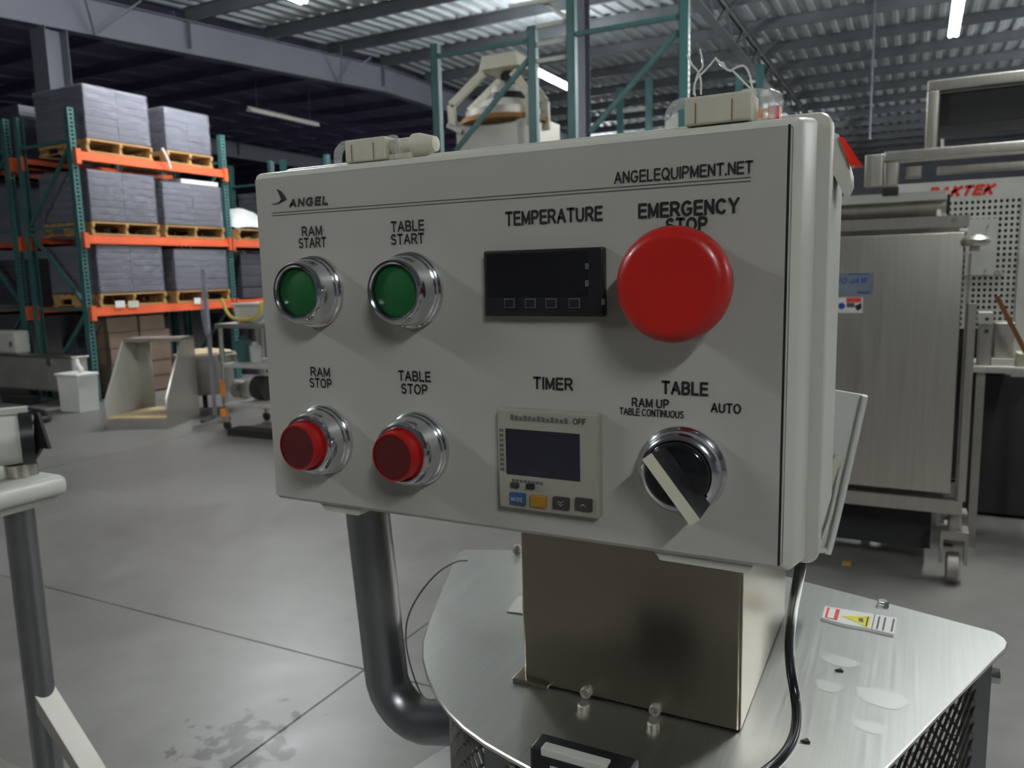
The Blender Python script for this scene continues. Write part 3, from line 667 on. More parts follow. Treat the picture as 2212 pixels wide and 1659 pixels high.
def axis(x0, x1, y=946): return cR+aR*(x0-50)*kR, cR+aR*(x1-50)*kR
B().cyl(*axis(-120, 44), rr, n=32).build('roller', 'gwhite', t)
B().cyl(*axis(44, 72), rr*1.08, n=32).build('end_belt', 'black', t)
B().prism([PDp(x, y) for x, y in ((73, 892), (80, 892), (105, 970), (88, 968), (73, 992))], fwd*.012).build('guide_flap', 'black', t)
B().bar(axis(-120, 66)[0]+Vector((0, 0, rr*1.12)), axis(-120, 66)[1]+Vector((0, 0, rr*1.12)), .03, .012).build('top_rail', 'gwhite', t)
for x0, r_ in ((-60, .02), (32, .026), (62, .012)):
    q = axis(x0, x0+1)[0]; B().cyl((q.x, q.y, zt3), (q.x, q.y, q.z-rr*1.0), r_, n=16).build('foot', 'steelx', t)

# ================================================================== RIGHT MACHINERY
YC = 4.2
def c(x, y, Y=YC): return PY(x, y, Y)
xl = -1.15; xr = c(2095, 800).x
t = thing('steel_cabinet_machine', ((xl+xr)/2, YC+.35, 0), 'large stainless cabinet machine on a caster with a flat blank door', 'machine')
zb0 = c(1955, 1100).z; zb1 = c(1955, 1073).z; zt0 = c(1955, 488).z; zt1 = c(1955, 466).z
zb0 = c(2090, 1112).z; zb1 = c(2090, 1082).z
box('body', 'dullsteel', (xl+.05, YC+.07, zb0+.03), (xr-.06, YC+.75, zt0), t)
box('bottom_rail', 'steelx', (xl, YC-.02, zb0), (xr, YC+.04, zb1), t)
box('top_rail', 'steelx', (xl, YC-.02, c(2090, 489).z), (c(2094, 470).x, YC+.04, c(2094, 464).z), t)
B().cyl((c(2062, 474).x, YC-.03, c(2062, 474).z), (c(2062, 474).x, YC-.015, c(2062, 474).z), .012, n=12).build('bolt', 'dullsteel', t)
box('side_post', 'steelx', (c(2092, 800).x-.015, YC-.02, zb1), (xr+.012, YC+.05, c(2100, 655).z), t)
box('side_post', 'dullsteel', (c(2080, 800).x-.002, YC, zb1), (c(2091, 800).x-.012, YC+.06, c(2085, 548).z), t)
xd = c(2068, 780).x
dr = B().rbox(xl+.02, xd, YC-.035, YC+.06, zb1+.035, c(2070, 502).z, .006).build('door', 'steelx', t)
box('shade_block', 'dark', (xl+.1, YC+.22, .09), (xr-.12, YC+.6, zb0+.03), t)  # dark box added to deepen the shade under the cabinet
# stickers on the door
def onface(x, y): return PY(x, y, YC-.037)
a = onface(1790, 592); b_ = onface(1886, 636)
st = box('blue_sticker', 'stick_blue', (a.x, YC-.038, b_.z), (b_.x, YC-.0355, a.z), dr)
cc = onface(1838, 606)
text('Pro Jaw', (cc.x-.012, YC-.0385, cc.z), onface(1868, 600).x-onface(1790, 600).x, .03, 'stick_ink', st, shear=.3, bold=.02)
box('ink_line', 'stick_ink', (onface(1852, 633).x, YC-.0392, onface(1852, 634).z), (onface(1878, 633).x, YC-.0384, onface(1852, 630).z), st)
box('ink_line', 'stick_ink', (onface(1832, 591).x, YC-.0392, onface(1852, 593).z), (onface(1878, 591).x, YC-.0384, onface(1852, 590.5).z), st)
a = onface(1795, 643); b_ = onface(1863, 676)
st = B().rbox(a.x, b_.x, YC-.039, YC-.0352, b_.z, a.z, .0015).build('warning_sticker', 'swhite', dr)
box('red_band', 'sred', (onface(1828, 650).x, YC-.0402, onface(1828, 653).z), (onface(1860, 650).x, YC-.0392, onface(1828, 643.5).z), st)
box('grey_pictogram', 'thinink', (onface(1829, 660).x, YC-.0402, onface(1829, 664).z), (onface(1846, 660).x, YC-.0392, onface(1829, 654).z), st)
B().prism([onface(1846, 661)+Vector((0, -.003, 0)), onface(1861, 654)+Vector((0, -.003, 0)), onface(1861, 666)+Vector((0, -.003, 0)), onface(1852, 672)+Vector((0, -.003, 0))], (0, .001, 0)).build('black_pictogram', 'ink', st)
B().cyl(onface(1818, 661)+Vector((0, -.003, 0)), onface(1818, 661)+Vector((0, -.0015, 0)), .016, n=14).build('blue_pictogram', 'stick_ink', st)
# roller tray above
zc_ = c(1930, 447).z
B().cyl((xl, YC+.18, zc_), (c(2046, 440, YC+.1).x, YC+.18, zc_), .075, n=32).build('top_roller', 'steelx', t)
B().box(xl, c(2047, 416).x, YC+.06, YC+.13, c(2047, 428).z, c(2047, 414).z+.012).build('guard_bar', 'gwhite', t)
B().rbox(c(1905, 410).x, c(1940, 410).x, YC+.05, YC+.15, c(1905, 422).z, c(1905, 402).z, .004).build('clamp', 'dark', t)
B().box(c(2047, 440).x+.0, c(2054, 440).x, YC+.1, YC+.25, c(2050, 460).z, c(2050, 416).z).build('end_plate', 'dark', t)
B().lathe((c(2028, 462).x, YC+.04, c(2028, 466).z), (0, 0, 1), [(0, 0), (0, .012), (.03, .008), (.03, 0)], 10).build('peg', 'steelx', t)
# knob at right
kc = c(2106, 522)
B().lathe((kc.x, YC-.02, kc.z), (0, 0, 1), [(-.045, 0), (-.045, .022), (-.02, .022), (-.02, .045), (-.008, .06), (.008, .062), (.022, .048), (.03, .022), (.036, .02), (.036, 0)], 28).build('hand_knob', 'steelx', t)
for yy_ in (500, 548): B().cyl((c(2072, yy_).x, YC-.02, c(2072, yy_).z), (c(2090, yy_).x, YC-.02, c(2090, yy_).z), .012, n=10).build('lug', 'gwhite', t)
# casters
def caster(x, y, mm):
    k_ = B().box(x-.05, x+.05, y-.05, y+.05, zb0-.012, zb0).box(x-.06, x-.045, y-.06, y+.03, .10, zb0-.1).box(x+.045, x+.06, y-.06, y+.03, .10, zb0-.1).box(x-.06, x+.06, y-.07, y+.05, zb0-.13, zb0-.09).cyl((x, y, zb0-.1), (x, y, zb0), .03).build('caster', mm, t)
    B().lathe((x-.03, y-.03, .075), (1, 0, 0), [(0, 0), (0, .062), (.006, .075), (.054, .075), (.06, .062), (.06, 0)], 28).build('wheel', 'dullsteel', k_)
cp = PZ(2040, 1245, 0)
caster(c(2062, 1150).x, YC+.06, 'dullsteel'); caster(xl+.1, YC+.06, 'dullsteel'); caster(xl+.1, YC+.65, 'dullsteel'); caster(c(2062, 1150).x, YC+.65, 'dullsteel')

# perforated guard machine with open frames above
YP = 5.2
def p2(x, y): return PY(x, y, YP)
t = thing('perforated_guard_machine', (.4, YP+.4, 0), 'tall beige machine with a square-hole guard and red lettering', 'machine')
xg0, xg1 = p2(1915, 420).x, p2(2235, 420).x
zg1 = p2(2100, 392).z+.01; zg0 = p2(2100, 707).z
box('header_panel', 'gwhite', (xg0, YP, p2(2150, 428).z), (xg1, YP+.03, zg1), t)
# perforated sheet: grid of webs
px0, px1 = p2(2040, 560).x, p2(2200, 560).x; nz = 22; nx = 13
zz0, zz1 = zg0, p2(2150, 428).z
b = B()
cw = (px1-px0)/nx; ch = (zz1-zz0)/nz
for i in range(nx+1): b.box(px0+i*cw-cw*.24, px0+i*cw+cw*.24, YP, YP+.006, zz0, zz1)
for j in range(nz+1): b.box(px0, px1, YP+.001, YP+.005, zz0+j*ch-ch*.24, zz0+j*ch+ch*.24)
b.build('perforated_sheet', 'gwhite', t, kind='stuff')
box('guard_edge', 'gwhite', (p2(2200, 560).x, YP-.01, .9), (p2(2232, 560).x, YP+.03, p2(2150, 428).z), t)
box('inner_body', 'dark', (px0, YP+.1, .9), (px1, YP+.6, zg1-.1), t)
hb = [o for o in C.objects if o.name.startswith('header_panel')][0]
cc = p2(2073, 411); text('BAKTEK', (cc.x, YP-.0015, cc.z-.004), p2(2143, 410).x-p2(2003, 410).x, .062, 'redpaint', hb, shear=.35, bold=.07)
a = p2(2098, 474); b_ = p2(2145, 594)
bp_ = box('blank_plate', 'gwhite', (a.x-.02, YP-.02, b_.z), (b_.x, YP-.005, a.z), t)
for x_, y_ in ((2134, 488), (2128, 584)): B().cyl(p2(x_, y_)+Vector((0, -.028, 0)), p2(x_, y_)+Vector((0, -.019, 0)), .006, n=8).build('screw', 'dullsteel', bp_)
for x_ in (2152, 2163): B().cyl(p2(x_, 590)+Vector((0, -.02, 0)), p2(x_, 590), .011, n=10).build('screw', 'steelx', t)
# upper open frame
def fr(nm, x0, y0, x1, y1, dy0=0., dy1=.12, mm='steelx'):
    a, b_ = p2(x0, y0), p2(x1, y1); return B().rbox(min(a.x, b_.x), max(a.x, b_.x), YP+dy0, YP+dy1, min(a.z, b_.z), max(a.z, b_.z), .008).build(nm, mm, t)
zA, zBb = p2(2000, 175).z, p2(2030, 196).z
X0, X1 = p2(2001, 240).x, p2(2028, 240).x; X2 = p2(2260, 200).x+.3
zM0, zM1 = p2(2000, 350).z, p2(2000, 322).z
def bx(nm, x0, x1, z0, z1, d0=0., d1=.12, mm='steelx'): return B().rbox(x0, x1, YP+d0, YP+d1, z0, z1, .008).build(nm, mm, t)
bx('frame_top', X0, X2, p2(2010, 197).z, zA)
bx('frame_post', X0, X1, zM1, p2(2010, 197).z)
bx('frame_post', X2-.1, X2, zM1, p2(2010, 197).z)
bx('dark_duct', X1+.005, X2-.11, p2(2040, 268).z, p2(2010, 200).z, .06, .5, 'dark')
bx('middle_beam', p2(1910, 340).x, X2, p2(1920, 349).z, p2(1920, 328).z, -.02, .14)
bx('frame_leg', p2(1909, 380).x, p2(1940, 380).x, p2(1920, 402).z, p2(1920, 349).z, -.01, .12)
bx('end_bracket', p2(1868, 370).x, p2(1908, 370).x, p2(1890, 404).z, p2(1890, 334).z, -.02, .02)
bx('lower_beam', p2(2025, 360).x, X2, p2(2040, 373).z, p2(2040, 352).z-.01, .06, .14)
bx('gearbox', p2(1955, 360).x, p2(1992, 360).x, p2(1970, 380).z, p2(1970, 356).z, .05, .2, 'dullsteel')
B().cyl(p2(2036, 318), p2(2036, 300), .01, n=8).build('peg', 'steelx', t)
bx('base_cabinet', px0-.2, X2, .02, .88, .25, .8, 'dark')
for xx in (px0-.1, X2-.1): bx('frame_leg', xx, xx+.06, 0, 1.0, -.0, .06, 'dullsteel')
for xx in (X2-.05,): bx('frame_leg', xx, xx+.05, 0, zM1, .3, .36, 'dullsteel')
bx('rear_post', p2(1915, 380).x, p2(1925, 380).x+.02, 0, p2(1920, 402).z, .0, .06, 'dullsteel')

# side bench with control box and wooden stick
YB = 4.75
def s(x, y): return PY(x, y, YB)
zt_ = s(2150, 792).z
t = thing('side_bench', (s(2180, 800).x, YB+.3, 0), 'narrow steel bench right of the cabinet machine', 'bench')
B().rbox(s(2100, 800).x, s(2330, 800).x, YB, YB+.4, zt_-.035, zt_, .006).build('benchtop', 'gwhite', t)
for xx in (s(2112, 800).x, s(2310, 800).x): box('leg', 'dullsteel', (xx, YB+.05, 0), (xx+.04, YB+.09, zt_-.035), t)
a, b_ = s(2112, 792), s(2146, 678)
t = thing('control_box', ((a.x+b_.x)/2, YB+.1, zt_), 'small upright grey control box on the side bench', 'control box')
B().rbox(a.x, b_.x, YB+.04, YB+.16, zt_, b_.z, .005).build('case', 'dullsteel', t)
box('cap_band', 'gwhite', (a.x-.004, YB+.03, b_.z-.055), (b_.x+.004, YB+.165, b_.z+.004), t)
box('yellow_stripe', 'yellow', (a.x, YB+.034, s(2130, 701).z), (b_.x, YB+.0395, s(2130, 698).z), t)
for yy_ in (690, 716): B().cyl(s(2133, yy_)+Vector((0, .025, 0)), s(2133, yy_)+Vector((0, .04, 0)), .009, n=10).build('button', 'dark', t)
a, b_ = s(2148, 776), s(2200, 700)
t = thing('tilted_box', ((a.x+b_.x)/2, YB+.2, zt_), 'dark square steel box on the bench behind the wooden stick', 'box')
B().rbox(a.x, b_.x, YB+.1, YB+.3, zt_+.0, b_.z, .01).build('case', 'dullsteel', t)
box('foot_strip', 'gwhite', (a.x-.01, YB+.05, zt_), (b_.x, YB+.099, zt_+.035), t)
B().bar(s(2152, 640)+Vector((0, -.03, 0)), s(2222, 775)+Vector((0, -.03, 0)), .022).build('wooden_stick', 'brownstick', label='varnished wooden stick leaning at the right edge', cat='stick')
a = s(2200, 770)
B().rbox(a.x, a.x+.15, YB+.02, YB+.15, zt_, zt_+.07, .006).build('pale_block', 'cream', label='pale yellow block on the bench at the right edge', cat='block')
B().prism([PZ(1818, 1222, .003), PZ(1838, 1223, .003), PZ(1840, 1214, .003), PZ(1822, 1212, .003)], (0, 0, .004)).build('paper_scrap', 'yleaf', label='tiny yellow scrap on the dark floor near the caster', cat='scrap')

# ================================================================== MACHINE UNDER THE PANEL
ZP = 1.147
plpx = [(1115, 1188), (1005, 1187), (992, 1192), (985, 1203), (955, 1270), (925, 1345), (913, 1385), (912, 1420), (922, 1460), (940, 1500), (968, 1538), (1000, 1570), (1045, 1603), (1100, 1635), (1150, 1662)]
poly = [PZ(x, y, ZP) for x, y in plpx]
poly += [Vector((-.2, .487, ZP)), Vector((-.12, .485, ZP)), Vector((-.05, .53, ZP))]
poly += [PZ(x, y, ZP) for x, y in ((1915, 1659), (2040, 1530), (2160, 1412), (2173, 1400), (2177, 1388), (2170, 1378), (2150, 1365), (1950, 1311), (1735, 1255))]
poly += [Vector((-.22, 1.07, ZP)), Vector((-.42, 1.04, ZP))]
ctr = sum(poly, Vector())/len(poly)
t = thing('press_machine', (ctr.x, ctr.y, 0), 'stainless press machine whose steel deck carries the grey control enclosure', 'machine')
b = B(); n = len(poly)
ins = lambda q, d: q+(Vector((ctr.x, ctr.y, q.z))-q).normalized()*d
P = [q+Vector((0, 0, -.004)) for q in poly]+[q+Vector((0, 0, -.0012)) for q in poly]+[ins(q, .0012) for q in poly]
b.add(P, [list(range(n))[::-1], list(range(2*n, 3*n))]+[(k_*n+i, k_*n+(i+1) % n, (k_+1)*n+(i+1) % n, (k_+1)*n+i) for k_ in range(2) for i in range(n)])
b.build('deck_plate', 'plate', t)
# column
cx0, cx1, cy0, cy1 = -.332, -.1205, .652, .915
b = B()
def rrect(x0, x1, y0, y1, r, z, k_=5):
    o = []
    for (ox, oy, a0) in ((x1-r, y0+r, -90), (x1-r, y1-r, 0), (x0+r, y1-r, 90), (x0+r, y0+r, 180)):
        for i in range(k_): an = math.radians(a0+90*i/(k_-1)); o.append(Vector((ox+r*math.cos(an), oy+r*math.sin(an), z)))
    return o
lo = rrect(cx0, cx1, cy0, cy1, .004, ZP+.002); hi = rrect(cx0, cx1, cy0, cy1, .004, 1.60); n = len(lo)
b.add(lo+hi, [(i, (i+1) % n, (i+1) % n+n, i+n) for i in range(n)], False); b.add(hi, [list(range(n))])
col = b.build('column', 'steel', t)
# foot flange and bolts
a = PZ(1112, 1468, ZP+.001); 
B().rbox(cx0-.010, cx0+.03, cy0-.006, cy0+.07, ZP, ZP+.004, .0015).build('foot_flange', 'steel', col)
for (x_, y_) in ((1268, 1493), (1417, 1530)):
    q = PY(x_, y_, cy0); B().lathe((q.x, cy0, q.z), (0, -1, 0), [(0, .0055), (.005, .0055), (.006, .0048), (.006, .0025), (.004, .0025), (.004, 0)], 20).build('socket_screw', 'dullsteel', col)
for (x_, y_) in ((1260, 1533), (1411, 1572)):
    q = PZ(x_, y_, ZP); B().lathe((q.x, q.y, ZP), (0, 0, 1), [(0, .0055), (.005, .0055), (.006, .0045), (.006, 0)], 20).build('deck_screw', 'dullsteel', t)
q = PZ(1117, 1192, ZP); B().lathe((q.x, q.y, ZP), (0, 0, 1), [(0, .007), (.006, .007), (.011, .004), (.011, 0)], 16).build('deck_screw', 'dullsteel', t)
q = PZ(1907, 1309, ZP); B().lathe((q.x, q.y, ZP), (0, 0, 1), [(0, .0068), (.0055, .0068), (.0068, .0058), (.0068, 0)], 6).build('hex_bolt', 'chrome', t)
for (x_, y_) in ((1813, 1449), (1740, 1602)):
    q = PZ(x_, y_, ZP+.0005)
    B().prism([q+Vector((-.004, -.002, 0)), q+Vector((.004, -.001, 0)), q+Vector((.001, .004, 0))], (0, 0, .0015)).build('dark_fleck', 'ink', label='dark fleck on the steel deck '+('by the grey smudge below the warning sticker' if x_ == 1813 else 'beside the black cable'), cat='fleck')
# crumpled pale sticker on the deck by the column
pts = [PZ(x, y, ZP+.0006) for x, y in ((1095, 1322), (1128, 1326), (1128, 1288), (1118, 1290))]
B().prism(pts, (0, 0, .0008)).build('torn_sticker', 'gwhite', t)
# smudges
def disc(x, y, rx, ry, mm, nm):
    q = PZ(x, y, ZP+.0002); pp = [q+Vector((rx*math.cos(a_)*(1+.12*math.sin(3*a_)), ry*math.sin(a_)*(1+.1*math.cos(2*a_+1)), 0)) for a_ in [2*PI*i/22 for i in range(22)]]
    b = B(); b.add(pp, [list(range(22))]); return b.build(nm, mm, t)
M['smudge'] = mat('dull_smudge', (.55, .56, .53), .44, 1., var=.04)
disc(1815, 1428, .018, .012, 'smudge', 'smudge'); disc(1905, 1508, .022, .018, 'smudge', 'smudge'); disc(1790, 1482, .012, .012, 'smudge', 'smudge'); disc(1878, 1570, .014, .01, 'smudge', 'smudge')
# danger sticker
c1, c2, c3, c4 = PZ(1782, 1315, ZP), PZ(1937, 1341, ZP), PZ(1930, 1376, ZP), PZ(1775, 1340, ZP)
def SQ(u, v, z=0): return c1*(1-u)*(1-v)+c2*u*(1-v)+c3*u*v+c4*(1-u)*v+Vector((0, 0, z))
def sp(nm, mm, uv, z, par, th=.0003): return B().prism([SQ(u, v, z) for u, v in uv], (0, 0, th)).build(nm, mm, par)
bow = lambda u: .004*math.sin(PI*min(1, u*1.3))
b = B(); N = 12
top_ = []; 
for i in range(N+1):
    u = i/N; sag = .14*math.sin(PI*min(1., u/.6)) if u < .6 else 0
    top_ += [SQ(u, 0, .0052+0*u), SQ(u, 1+sag*.6, .0052)]
P = top_+[q-Vector((0, 0, .0035)) for q in top_]; k_ = 2*(N+1)
F = [(2*i, 2*i+2, 2*i+3, 2*i+1) for i in range(N)]+[(k_+2*i, k_+2*i+1, k_+2*i+3, k_+2*i+2) for i in range(N)]+[(2*i+1, 2*i+3, k_+2*i+3, k_+2*i+1) for i in range(N)]+[(2*i, k_+2*i, k_+2*i+2, 2*i+2) for i in range(N)]+[(0, 1, k_+1, k_), (2*N, k_+2*N, k_+2*N+1, 2*N+1)]
P = [q-Vector((0, 0, .0016)) for q in P]
b.add(P, F); st = b.build('warning_sticker', 'swhite', label='white warning sticker with red block and yellow triangle on the steel deck', cat='sticker')
zs_ = .0037
sp('red_block', 'sred', [(.04, .12), (.22, .12), (.22, .96), (.04, .96)], zs_, st)
sp('pale_print', 'swhite', [(.075, .16), (.165, .16), (.165, .92), (.075, .92)], zs_+.0003, st, .0002)
sp('yellow_triangle', 'syellow', [(.27, .58), (.66, .22), (.66, .98)], zs_, st)
sp('black_bar', 'ink', [(.615, .30), (.635, .28), (.635, .94), (.615, .92)], zs_+.0003, st, .0002)
sp('pictogram', 'thinink', [(.50, .5), (.56, .45), (.58, .75), (.51, .7)], zs_+.0003, st, .0002)
sp('divider_line', 'ink', [(.70, .0), (.71, .0), (.71, 1.), (.70, 1.)], zs_, st)
for u_, v1 in ((.76, .95), (.84, .95), (.955, .9)): sp('print_line', 'thinink', [(u_, .12), (u_+.025, .12), (u_+.025, v1), (u_, v1)], zs_, st)
# mesh guard under the deck
ring = []
poly2 = [ins(q, .028) for q in poly]
per = [0]
for i in range(len(poly2)): per.append(per[-1]+(poly2[(i+1) % len(poly2)]-poly2[i]).length)
def at(s_):
    s_ = s_ % per[-1]
    for i in range(len(poly2)):
        if s_ <= per[i+1]:
            f = (s_-per[i])/(per[i+1]-per[i]); return poly2[i].lerp(poly2[(i+1) % len(poly2)], f)
    return poly2[0]
Lw = .020; Lh = .0095; NC = int(per[-1]/Lw); b = B(); z0 = .80
nr = int((ZP-.008-z0)/Lh)
for i in range(NC):
    for j in range(nr):
        sA = (i+(.5 if j % 2 else 0))*per[-1]/NC; ds = per[-1]/NC/2
        zA_ = z0+j*Lh
        p0 = at(sA)-Vector((0, 0, ZP-zA_))
        for sg in (-1, 1):
            p1 = at(sA+sg*ds)-Vector((0, 0, ZP-zA_-Lh)); d_ = (p1-p0)
            w1 = Vector((0, 0, .0014)); nn = Vector((d_.y, -d_.x, 0)).normalized()*.0018
            b.add([p0-w1-nn, p0+w1+nn, p1+w1+nn, p1-w1-nn], [(0, 1, 2, 3)])
b.build('mesh_guard', 'mesh', t, kind='stuff')
for zz in (ZP-.03, z0):
    q = B()
    for i in range(len(poly2)): 
        A_, B_ = poly2[i]-Vector((0, 0, ZP-zz)), poly2[(i+1) % len(poly2)]-Vector((0, 0, ZP-zz)); q.bar(A_, B_, .006, .02)
    if zz == z0: q.build('guard_rim', 'dullsteel', t)
for (x_, y_) in ((2140, 1392), (1060, 1560), (1010, 1200)):
    q = ins(PZ(x_, y_, ZP), .012); po = B().box(q.x-.012, q.x+.012, q.y-.012, q.y+.012, .02, ZP-.005).build('frame_post', 'tube', t)
    if x_ == 2140: B().lathe((q.x+.014, q.y-.004, ZP-.03), (1, 0, 0), [(-.002, .008), (.006, .008), (.008, .005), (.008, 0)], 14).build('bolt', 'chrome', po)
# inner parts seen through the mesh
B().lathe((ctr.x+.02, ctr.y, .02), (0, 0, 1), [(0, 0), (0, .17), (1.05, .17), (1.05, 0)], 40).build('inner_drum', 'dark', t)
q = PZ(985, 1650, .93)
B().lathe((ctr.x, ctr.y-.02, .86), (0, 0, 1), [(0, 0), (0, .345), (.012, .35), (.02, .345), (.02, .17)], 64).build('turntable', 'white', t)
B().lathe((ctr.x, ctr.y, 0), (0, 0, 1), [(0, 0), (0, .3), (.03, .3), (.05, .25), (.05, 0)], 40).build('base', 'dullsteel', t)
B().lathe((ctr.x, ctr.y, .05), (0, 0, 1), [(0, .2), (.81, .2)], 40).build('pedestal', 'dullsteel', t)
# black lock box at the front
a = PZ(1143, 1612, 1.185); b_ = PZ(1163, 1586, 1.185)
t2 = thing('lock_box', (a.x+.05, a.y+.01, ZP), 'black boxed device with a silver strip at the bottom edge', 'device')
Rm = Matrix.Translation(Vector((a.x, a.y, 0)))
lb = B().rbox(0, .082, 0, b_.y-a.y+.004, ZP+.0006, 1.185, .003, R=Rm).build('case', 'black', t2)
sA, sB = PY(1178, 1618, a.y-.0005), PY(1318, 1656, a.y-.0005)
B().rbox(a.x+.010, a.x+.064, a.y-.0005, a.y+.009, 1.180, 1.1868, .0012).build('silver_strip', 'gwhite', t2)
bl = box('rating_label', 'gwhite', (a.x+.018, a.y-.0012, 1.150), (a.x+.052, a.y-.0003, 1.174), t2)
box('print_block', 'ink', (a.x+.026, a.y-.0017, 1.155), (a.x+.044, a.y-.001, 1.170), bl)

# support tube
YS = .685
tp = [PY(795, 1128, YS), PY(818, 1320, YS), PY(832, 1440, YS)]
x0 = PY(795, 1128, YS).x; zlow = PY(850, 1535, YS).z
pts = [(x0+.03, YS, 1.50), (x0+.0, YS, 1.30), (x0+.004, YS, 1.16)]
px_t = PY(836, 1460, YS).x
ce = PY(842, 1545, YS); tA = PY(797, 1128, YS); tB = PY(834, 1450, YS); rb = .050
dd = (tB-tA).normalized(); tU = tA-dd*.20; cr_ = tB+Vector((rb, 0, -.0))
arc = [cr_+Vector((-rb*math.cos(k_*PI/2/7), 0, -rb*math.sin(k_*PI/2/7))) for k_ in range(8)]
B().tube([tU+(tB-tU)*(k_/8) for k_ in range(8)]+arc+[arc[-1]+Vector((.04, .01, .004)), arc[-1]+Vector((.2, .05, .02))], .0245, 28, 0).build('support_tube', 'tube', t)
# thin wire loop
B().tube([PY(x, y, .80) for x, y in ((1010, 1211), (985, 1214), (945, 1238), (905, 1285), (881, 1335), (877, 1385), (886, 1435), (905, 1490), (930, 1525))], .0011, 6).build('thin_wire', 'wire', label='thin grey wire looping beside the rounded edge of the steel deck', cat='wire')
# ================================================================== CONTROL ENCLOSURE
E = thing('control_enclosure', (-.28, .58, 1.35), 'grey plastic control enclosure with round buttons, two displays and printed panel', 'control panel')
LX0, LX1, LZ0, LZ1 = -.4985, -.0625, 1.3565, 1.6375
lid = B()
# lid with a rounded front edge and slight draft
def ringp(g, y, r=.0045): 
    return [Vector((q.x, y, q.y)) for q in rrect(LX0-g, LX1+g, LZ0-g, LZ1+g, r, 0, 6)]
rings = [ringp(-.0062, .5006, .002), ringp(-.0056, .5, .0025), ringp(-.0012, .504), ringp(0, .5075), ringp(.0035, .536), ringp(.003, .538)]
n = len(rings[0]); P = [q for r_ in rings for q in r_]
lid.add(P, [(k_*n+i, k_*n+(i+1) % n, (k_+1)*n+(i+1) % n, (k_+1)*n+i) for k_ in range(len(rings)-1) for i in range(n)], True)
lid.add(rings[0], [list(range(n))]); lid.add(rings[-1], [list(range(n))])
lid = lid.build('lid', 'poly', E)
lab = B().box(-.4935, -.0712, .4992, .5008, 1.3615, 1.6315).build('label_panel', 'label', E)
box('groove', 'ink', (-.0711, .4998, 1.3615), (-.0698, .5012, 1.6325), lid)
body = B()
def ringb(x0, x1, z0, z1, y, r=.009): return [Vector((q.x, y, q.y)) for q in rrect(x0, x1, z0, z1, r, 0, 6)]
bx0, bx1, bz0, bz1 = -.51, -.0525, 1.348, 1.6455
rings = [ringb(-.495, -.0665, 1.362, 1.632, .536), ringb(-.495, -.0665, 1.362, 1.632, .548), ringb(bx0, bx1, bz0, bz1, .549), ringb(bx0-.001, bx1+.001, bz0-.001, bz1+.001, .551), ringb(bx0-.001, bx1+.001, bz0-.001, bz1+.001, .562), ringb(bx0, bx1, bz0, bz1, .564), ringb(bx0+.005, bx1-.001, bz0+.006, bz1-.006, .570), ringb(bx0+.008, bx1-.0005, bz0+.012, bz1-.012, .651)]
P = [q for r_ in rings for q in r_]
body.add(P, [(k_*n+i, k_*n+(i+1) % n, (k_+1)*n+(i+1) % n, (k_+1)*n+i) for k_ in range(len(rings)-1) for i in range(n)], False)
body.add(rings[-1], [list(range(n))])
body.build('body', 'poly', E)
# bottom latch feet
for x0, x1, lb in ((-.455, -.405, 0), (-.158, -.085, 0)):
    B().prism([(x0, .508, LZ0+.004), (x0+.008, .508, LZ0-.006), (x1-.006, .508, LZ0-.0065), (x1, .508, LZ0+.004)], (0, .026, 0)).build('latch_foot', 'poly', E)
a = PY(1718, 1212, .56); b_ = PY(1758, 1250, .56)
# knobbly lid hinge marks under top edge
# switch on the right flank with the red handle
sw = B()
hs = [PY(1801, 288, .568), PY(1834, 398, .61), PY(1822, 425, .64), PY(1804, 370, .60)]
pA, pB, pC, pD = PY(1802, 286, .570), PY(1835, 396, .600), PY(1824, 422, .600), PY(1801, 372, .570)
q = B().prism([PY(x, y, .585) for x, y in ((1797, 284), (1811, 290), (1826, 330), (1836, 372), (1837, 396), (1824, 424), (1798, 372))], (0, .035, 0)).build('switch_housing', 'poly', E)
h0, h1, h2, h3 = PY(1811, 295, .583), PY(1823, 297, .583), PY(1862, 356, .583), PY(1836, 358, .583)
B().prism([h0, h1, h2, h3], (0, .018, 0)).build('red_handle', 'redplastic', q)
# ---------- printed legends
TY = .4989
def tx(s_, x, z, w_, h_, bold=.012): return text(s_, (x, TY, z), w_, h_, 'ink', lab, bold=bold)
def center(px_, py_): q = PY(px_, py_, .5); return q.x, q.z
def two(s1, s2, c_, p1, p2, w1, w2): 
    tx(s1, *center(*p1), w1, .0082); tx(s2, *center(*p2), w2, .0082)
two('RAM', 'START', 0, (676, 499), (677, 524), .0210, .0285)
two('TABLE', 'START', 0, (882, 488), (882, 516), .0300, .0300)
two('RAM', 'STOP', 0, (694, 803), (695, 827), .0205, .0235)
two('TABLE', 'STOP', 0, (897, 812), (897, 840), .0300, .0245)
tx('TEMPERATURE', *center(1195, 467), .0725, .0100); tx('EMERGENCY', *center(1486, 450), .0640, .0098, .02); tx('STOP', *center(1484, 485), .0265, .0092, .02)
tx('TIMER', *center(1196, 828), .0305, .0092, .02); tx('TABLE', *center(1480, 838), .0305, .0092, .02)
tx('RAM UP', *center(1406, 870), .0255, .0064); tx('TABLE CONTINUOUS', *center(1408, 891), .0440, .0050, 0); tx('AUTO', *center(1569, 881), .0190, .0066)
q = PY(1472, 373, .5); text('ANGELEQUIPMENT.NET', (q.x, TY, q.z), .0880, .0078, 'ink', lab)
q = PY(668, 436, .5); text('ANGEL', (q.x, TY, q.z), .0400, .0072, 'ink', lab, bold=.055, shear=.12)
for z_ in (1.6037, 1.6015): box('rule_line', 'thinink', (-.477, TY-.0001, z_-.00022), (-.092, TY+.0004, z_+.00022), lab)
